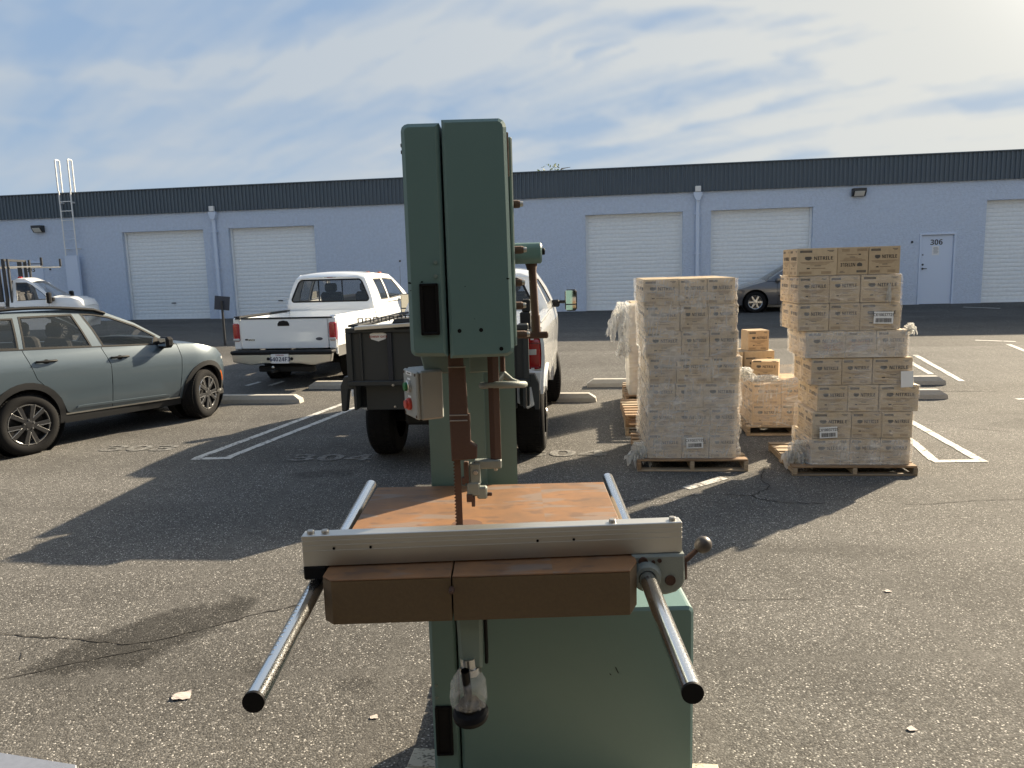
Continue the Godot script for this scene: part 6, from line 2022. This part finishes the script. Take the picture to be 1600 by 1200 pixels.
func make_liftgate_truck() -> void:
	var h := 5.5
	var hr := deg_to_rad(h)
	var right := Vector3(cos(hr), 0, sin(hr))
	var base := Vector3(-0.685, 0, -7.05)
	var half := 0.955
	var t := thing("liftgate_truck", "white work pickup with black folded liftgate standing behind the saw", "pickup", base + right * half, 90.0 - h)
	var c := {wide = half * 2, belt = 1.42, lean = 0.40, lean2 = 0.2, nose_x = 4.4, nose_len = 0.7, nose_in = 0.25, tail_x = -1.0, tail_len = 1.0, tail_in = 0.0, roof_len = 1.35}
	var wr := Vector2(1.12, 0.41)
	var wf := Vector2(4.25, 0.40)
	bed(t, c, "car_white", 0.40, 2.62, 0.74, 1.43, wr, 0.50)
	var wins := [[P2([2.95, 1.50, 3.85, 1.50, 3.70, 1.68, 3.55, 1.80, 2.98, 1.82]), "glass_clear"]]
	var bw := PackedVector2Array()
	for q in round_rect(-0.74, 1.46, 0.74, 1.82, 0.06): bw.append(Vector2(-half + q.x * (1.0 - 0.24 * (q.y - 1.46) / 0.36), q.y))
	pickup_cab(t, c, "car_white", 2.66, 1.93, 1.42, 0.55, 5.3, wf, 0.47, wins, bw)
	var b: MB
	# dark spoiler line on the roof edge
	b = MB.new()
	b.box(Vector3(2.86, 1.925, -half + 0.46), Vector3(0.06, 0.05, 0.03), 0.006)
	obj("roof_antenna", b, mats["trim_black"], t)
	for s in [-1.0, 1.0]:
		b = MB.new()
		b.box(Vector3(0.46, 1.13, -half + s * 0.865), Vector3(0.13, 0.30, 0.17), 0.03)
		var tl := obj("tail_light", b, mats["lamp_red"], t)
		b = MB.new()
		b.box(Vector3(0.398, 1.15, -half + s * 0.845), Vector3(0.012, 0.055, 0.10), 0.004)
		obj("reverse_light", b, mats["lamp_clear"], tl)
		b = MB.new()
		b.box(Vector3(0.397, 1.235, -half + s * 0.865), Vector3(0.010, 0.012, 0.15), 0.003)
		obj("lens_rib", b, mats["lamp_red_dark"], tl)
		b = MB.new()
		b.box(Vector3(0.47, 1.35, -half + s * 0.87), Vector3(0.12, 0.14, 0.15), 0.03)
		obj("corner_post", b, mats["car_white"], t)
		# bumper corner, cut away under the tail light
		b = MB.new()
		b.prism(P2([s * 0.95, 0.97, s * 0.70, 0.97, s * 0.70, 0.66, s * 0.80, 0.60, s * 0.86, 0.63, s * 0.93, 0.80]), -0.62, -0.36, Transform3D(Basis(Vector3(0, 0, 1), Vector3(0, 1, 0), Vector3(-1, 0, 0)), Vector3(0, 0, -half)), 0.015)
		obj("bumper_corner", b, mats["car_white"], t)
		b = MB.new()
		b.box(Vector3(0.92, 0.46, -half + s * 0.80), Vector3(0.02, 0.42, 0.30), 0.004)
		obj("mud_flap", b, mats["black_rubber"], t)
		wheel(t, Vector3(wr.x, wr.y, -0.03 if s > 0 else -half * 2 + 0.03), 0.41, 0.285, "truck", s > 0)
		wheel(t, Vector3(wf.x, wf.y, -0.02 if s > 0 else -half * 2 + 0.02), 0.40, 0.27, "hd", s > 0, 13.0)
		tow_mirror(t, Vector3(3.95, 1.49, 0.22 if s > 0 else -half * 2 - 0.22), -0.06 if s > 0 else -half * 2 + 0.06, s)
	b = MB.new()
	b.box(Vector3(2.7, 0.52, -half), Vector3(4.4, 0.2, 0.9), 0.03)
	b.tube([Vector3(wr.x, 0.41, -0.25), Vector3(wr.x, 0.41, -half * 2 + 0.25)], 0.07, 10)
	obj("chassis", b, mats["dull_black"], t)
	# folded liftgate
	var lg: Node3D = part("liftgate", t)
	var tf := Transform3D(Basis(Vector3(0, 0, 1), Vector3(0, 1, 0), Vector3(-1, 0, 0)), Vector3(0, 0, -half))
	b = MB.new()
	b.prism(rect2(-0.845, 0.915, 0.845, 1.435), -0.06, -0.012, tf, 0.003)
	obj("platform", b, mats["liftgate_black"], lg)
	b = MB.new()
	b.box(Vector3(0.0, 1.424, -half), Vector3(0.045, 0.046, 1.70), 0.005)
	b.box(Vector3(0.0, 0.928, -half), Vector3(0.045, 0.045, 1.70), 0.005)
	for z in [-0.825, 0.825]: b.box(Vector3(0.0, 1.176, -half + z), Vector3(0.045, 0.45, 0.05), 0.005)
	for z in [-0.715, 0.715]: b.box(Vector3(0.004, 1.176, -half + z), Vector3(0.03, 0.45, 0.02), 0.003)
	obj("platform_frame", b, mats["liftgate_black"], lg)
	for z in [-0.44, 0.0, 0.44]:
		b = MB.new()
		b.box(Vector3(0.0, 1.176, -half + z), Vector3(0.03, 0.448, 0.042), 0.004)
		obj("rib", b, mats["liftgate_rib"], lg)
	b = MB.new()
	b.prism(rect2(-0.72, 0.655, 0.72, 0.90), -0.16, -0.10, tf, 0.006)
	obj("lower_plate", b, mats["liftgate_black"], lg)
	for z in [-0.845, 0.845]:
		b = MB.new()
		b.prism(P2([-0.05, 0.99, 0.03, 0.99, 0.05, 0.93, 0.03, 0.87, -0.02, 0.87, -0.05, 0.66, -0.09, 0.66, -0.09, 0.90]), -0.05, 0.05, Transform3D(Basis(Vector3(0, 0, 1.0 if z < 0 else -1.0), Vector3(0, 1, 0), Vector3(-1, 0, 0)), Vector3(0.06, 0, -half + z)), 0.004)
		obj("hinge_arm", b, mats["liftgate_black"], lg)
		b = MB.new()
		b.box(Vector3(0.24, 1.05, -half + z * 0.93), Vector3(0.10, 0.78, 0.09), 0.006)
		obj("mast", b, mats["liftgate_black"], lg)
	for q in [[-0.42, 0.91], [0.30, 0.90], [-0.44, 0.685], [0.35, 0.685]]: 
		b = MB.new()
		b.lathe([Vector2(0, 0.012), Vector2(0.012, 0.01), Vector2(0.012, 0)], 8, Transform3D(Basis(Vector3(0, 0, 1), PI / 2), Vector3(0.10 if q[1] < 0.7 else -0.022, q[1], -half + q[0])))
		obj("bolt", b, mats["steel_bolt"], lg)
	# hexagonal badge
	b = MB.new()
	b.prism(P2([-0.625, 1.385, -0.615, 1.340, -0.545, 1.318, -0.475, 1.340, -0.465, 1.385, -0.475, 1.392, -0.545, 1.412, -0.615, 1.392]), -0.012, -0.004, tf, 0.002)
	var bd := obj("badge", b, mats["white_metal"], lg)
	b = letters("TOMMY GATE", 0.019, 0.001)
	b.moved(Transform3D(Basis(Vector3.UP, -PI / 2), Vector3(0.003, 1.362, -half - 0.545)))
	obj("badge_lettering", b, mats["ink_red"], bd)
	# comb of the folded extension plate on top
	b = MB.new()
	b.box(Vector3(0.02, 1.462, -half - 0.42), Vector3(0.16, 0.035, 0.66), 0.004, Basis(Vector3.RIGHT, -0.05))
	var ext := obj("extension_plate", b, mats["aluminium"], lg)
	b = MB.new()
	for k in 9:
		var z := -half - 0.74 + k * 0.075
		var y := 1.488 + k * 0.0035
		b.box(Vector3(0.05, y + 0.020, z), Vector3(0.012, 0.042, 0.010), 0.001)
		b.box(Vector3(0.05, y + 0.020, z + 0.042), Vector3(0.012, 0.042, 0.010), 0.001)
		b.box(Vector3(0.05, y + 0.042, z + 0.021), Vector3(0.012, 0.008, 0.052), 0.001)
	obj("comb", b, mats["dull_black"], ext)
	b = MB.new()
	b.box(Vector3(0.10, 1.475, -half - 0.15), Vector3(0.3, 0.10, 0.5), 0.03)
	obj("folded_flap", b, mats["dull_black"], lg)
	# side plates closing the gap to the bed, and the closed tailgate behind the platform
	for z in [-0.80, 0.80]:
		b = MB.new()
		b.box(Vector3(0.19, 1.05, -half + z), Vector3(0.36, 0.76, 0.025), 0.004)
		obj("side_plate", b, mats["liftgate_black"], lg)
	b = MB.new()
	b.box(Vector3(0.45, 1.08, -half), Vector3(0.06, 0.66, 1.56), 0.01)
	obj("tailgate", b, mats["car_white"], t)
	# winch post by the right tail light
	b = MB.new()
	b.box(Vector3(0.36, 1.46, -half + 0.80), Vector3(0.10, 0.16, 0.10), 0.01)
	b.box(Vector3(0.36, 1.60, -half + 0.81), Vector3(0.08, 0.12, 0.08), 0.01)
	obj("latch_post", b, mats["dull_black"], lg)

func make_far_truck() -> void:
	var h := 75.0
	var hr := deg_to_rad(h)
	var at := Vector3(-13.2, 0.285, -20.5)
	var t := thing("utility_truck", "white utility truck with black ladder rack behind the grey SUV's roof", "pickup", at, 90.0 - h)
	var c := {wide = 1.8, belt = 1.17, lean = 0.30, lean2 = 0.2, nose_x = 1.1, nose_len = 0.7, nose_in = 0.22, tail_x = -3.0, tail_len = 1.0, tail_in = 0.0, roof_len = 0.30}
	var wf := Vector2(1.05, 0.36)
	var wins := [[P2([0.14, 1.19, 0.86, 1.21, 0.72, 1.37, 0.46, 1.585, 0.34, 1.65, 0.10, 1.655]), "glass_clear"]]
	var top := [Vector2(-0.05, 1.17), Vector2(0.02, 1.72), Vector2(0.10, 1.765), Vector2(0.30, 1.755), Vector2(0.48, 1.66), Vector2(0.98, 1.26), Vector2(1.06, 1.235)]
	skin(c, t, "pillars", "car_white", PackedVector2Array(top + [Vector2(1.06, 1.16), Vector2(-0.05, 1.15)]), [wins[0][0]], 0.02)
	windows(c, t, wins, 0.012)
	skin(c, t, "door", "car_white", P2([-0.05, 0.40, -0.05, 1.148, 0.88, 1.158, 0.88, 0.40]), [], 0.02)
	skin(c, t, "front_fender", "car_white", P2([0.89, 0.40, 0.89, 1.158, 1.06, 1.235, 1.40, 1.225, 1.60, 1.14, 1.70, 0.98, 1.74, 0.60, 1.70, 0.40]), [circle2(wf, 0.43, 26)], 0.02)
	across(c, t, "roof", "car_white", top.slice(1, 5), 0.04)
	across(c, t, "windscreen", "glass_clear", top.slice(4, 6), 0.05)
	across(c, t, "bonnet", "car_white", [top[5], top[6], Vector2(1.40, 1.225), Vector2(1.60, 1.14), Vector2(1.70, 0.98)], 0.03)
	across(c, t, "front_end", "car_white", [Vector2(1.70, 0.98), Vector2(1.74, 0.60), Vector2(1.70, 0.40)], 0.04)
	var b := MB.new()
	b.box(Vector3(-0.03, 1.1, -0.9), Vector3(0.04, 1.25, 1.5))
	b.box(Vector3(0.45, 0.45, -0.9), Vector3(2.3, 0.12, 1.4))
	b.box(Vector3(0.85, 1.08, -0.9), Vector3(0.3, 0.2, 1.4), 0.05)
	obj("floor", b, mats["interior"], t)
	for z in [-0.5, -1.3]: seat(t, Vector3(0.34, 0.72, z))
	for s in [0, 1]:
		tow_mirror(t, Vector3(0.95, 1.24, 0.16 if s == 0 else -1.96), -0.05 if s == 0 else -1.75, 1.0 if s == 0 else -1.0)
		wheel(t, Vector3(wf.x, wf.y, -0.04 if s == 0 else -1.76), 0.36, 0.24, "truck", s == 0)
		wheel(t, Vector3(-1.9, 0.36, -0.04 if s == 0 else -1.76), 0.36, 0.24, "truck", s == 0)
	b = MB.new()
	b.box(Vector3(-1.35, 0.86, -0.9), Vector3(2.4, 0.62, 1.8), 0.03)
	obj("service_body", b, mats["car_white"], t)
	# rack: heavy posts beside the cab, side rail over the roof, an upright stop at its front end
	var rk: Node3D = part("ladder_rack", t)
	for z in [-0.06, -1.74]:
		b = MB.new()
		b.box(Vector3(0.01, 1.63, z), Vector3(0.05, 1.32, 0.08), 0.006)
		b.box(Vector3(-0.10, 1.63, z), Vector3(0.07, 1.32, 0.08), 0.006)
		b.box(Vector3(-0.24, 1.63, z), Vector3(0.10, 1.32, 0.08), 0.006)
		obj("post", b, mats["dark_metal"], rk)
		b = MB.new()
		b.box(Vector3(-0.7, 2.075, z), Vector3(3.0, 0.04, 0.05), 0.004)
		obj("rack_rail", b, mats["dull_chrome"], rk)
		b = MB.new()
		b.box(Vector3(0.80, 2.20, z), Vector3(0.05, 0.22, 0.05), 0.004)
		obj("stop", b, mats["dark_metal"], rk)
	b = MB.new()
	b.box(Vector3(-0.10, 2.26, -0.9), Vector3(0.06, 0.06, 1.7), 0.004)
	obj("crossbar", b, mats["dark_metal"], rk)
	b = MB.new()
	b.box(Vector3(0.12, 1.79, -0.5), Vector3(0.10, 0.06, 0.10), 0.015)
	obj("beacon", b, mats["lamp_red"], t)

func _ready() -> void:
	rng.seed = 20240
	font = SystemFont.new()
	font.font_names = PackedStringArray(["Droid Sans"])
	font_bold = SystemFont.new()
	font_bold.font_names = PackedStringArray(["Droid Sans"])
	font_bold.font_weight = 700
	make_view()
	make_textures()
	make_materials()
	make_ground()
	make_warehouse()
	make_far_side()
	make_tree()
	make_lot_furniture()
	print("setting ", Time.get_ticks_msec())
	make_suv()
	make_white_pickup()
	make_liftgate_truck()
	make_sedan()
	make_far_truck()
	print("vehicles ", Time.get_ticks_msec())
	make_loads()
	print("loads ", Time.get_ticks_msec())
	pallet("weathered white painted pallet under the front of the band saw", Vector3(-0.017, 0.0, -1.47), -8.0, 1.15, 1.20, 0.128, ["wood_white", "wood_white", "wood_pale"], 10)
	pallet("second pallet under the column side of the band saw", Vector3(0.16, 0.0, -2.85), -3.0, 0.86, 0.8, 0.128, ["wood_brown", "wood_grey"])
	make_saw()
	print("saw ", Time.get_ticks_msec())
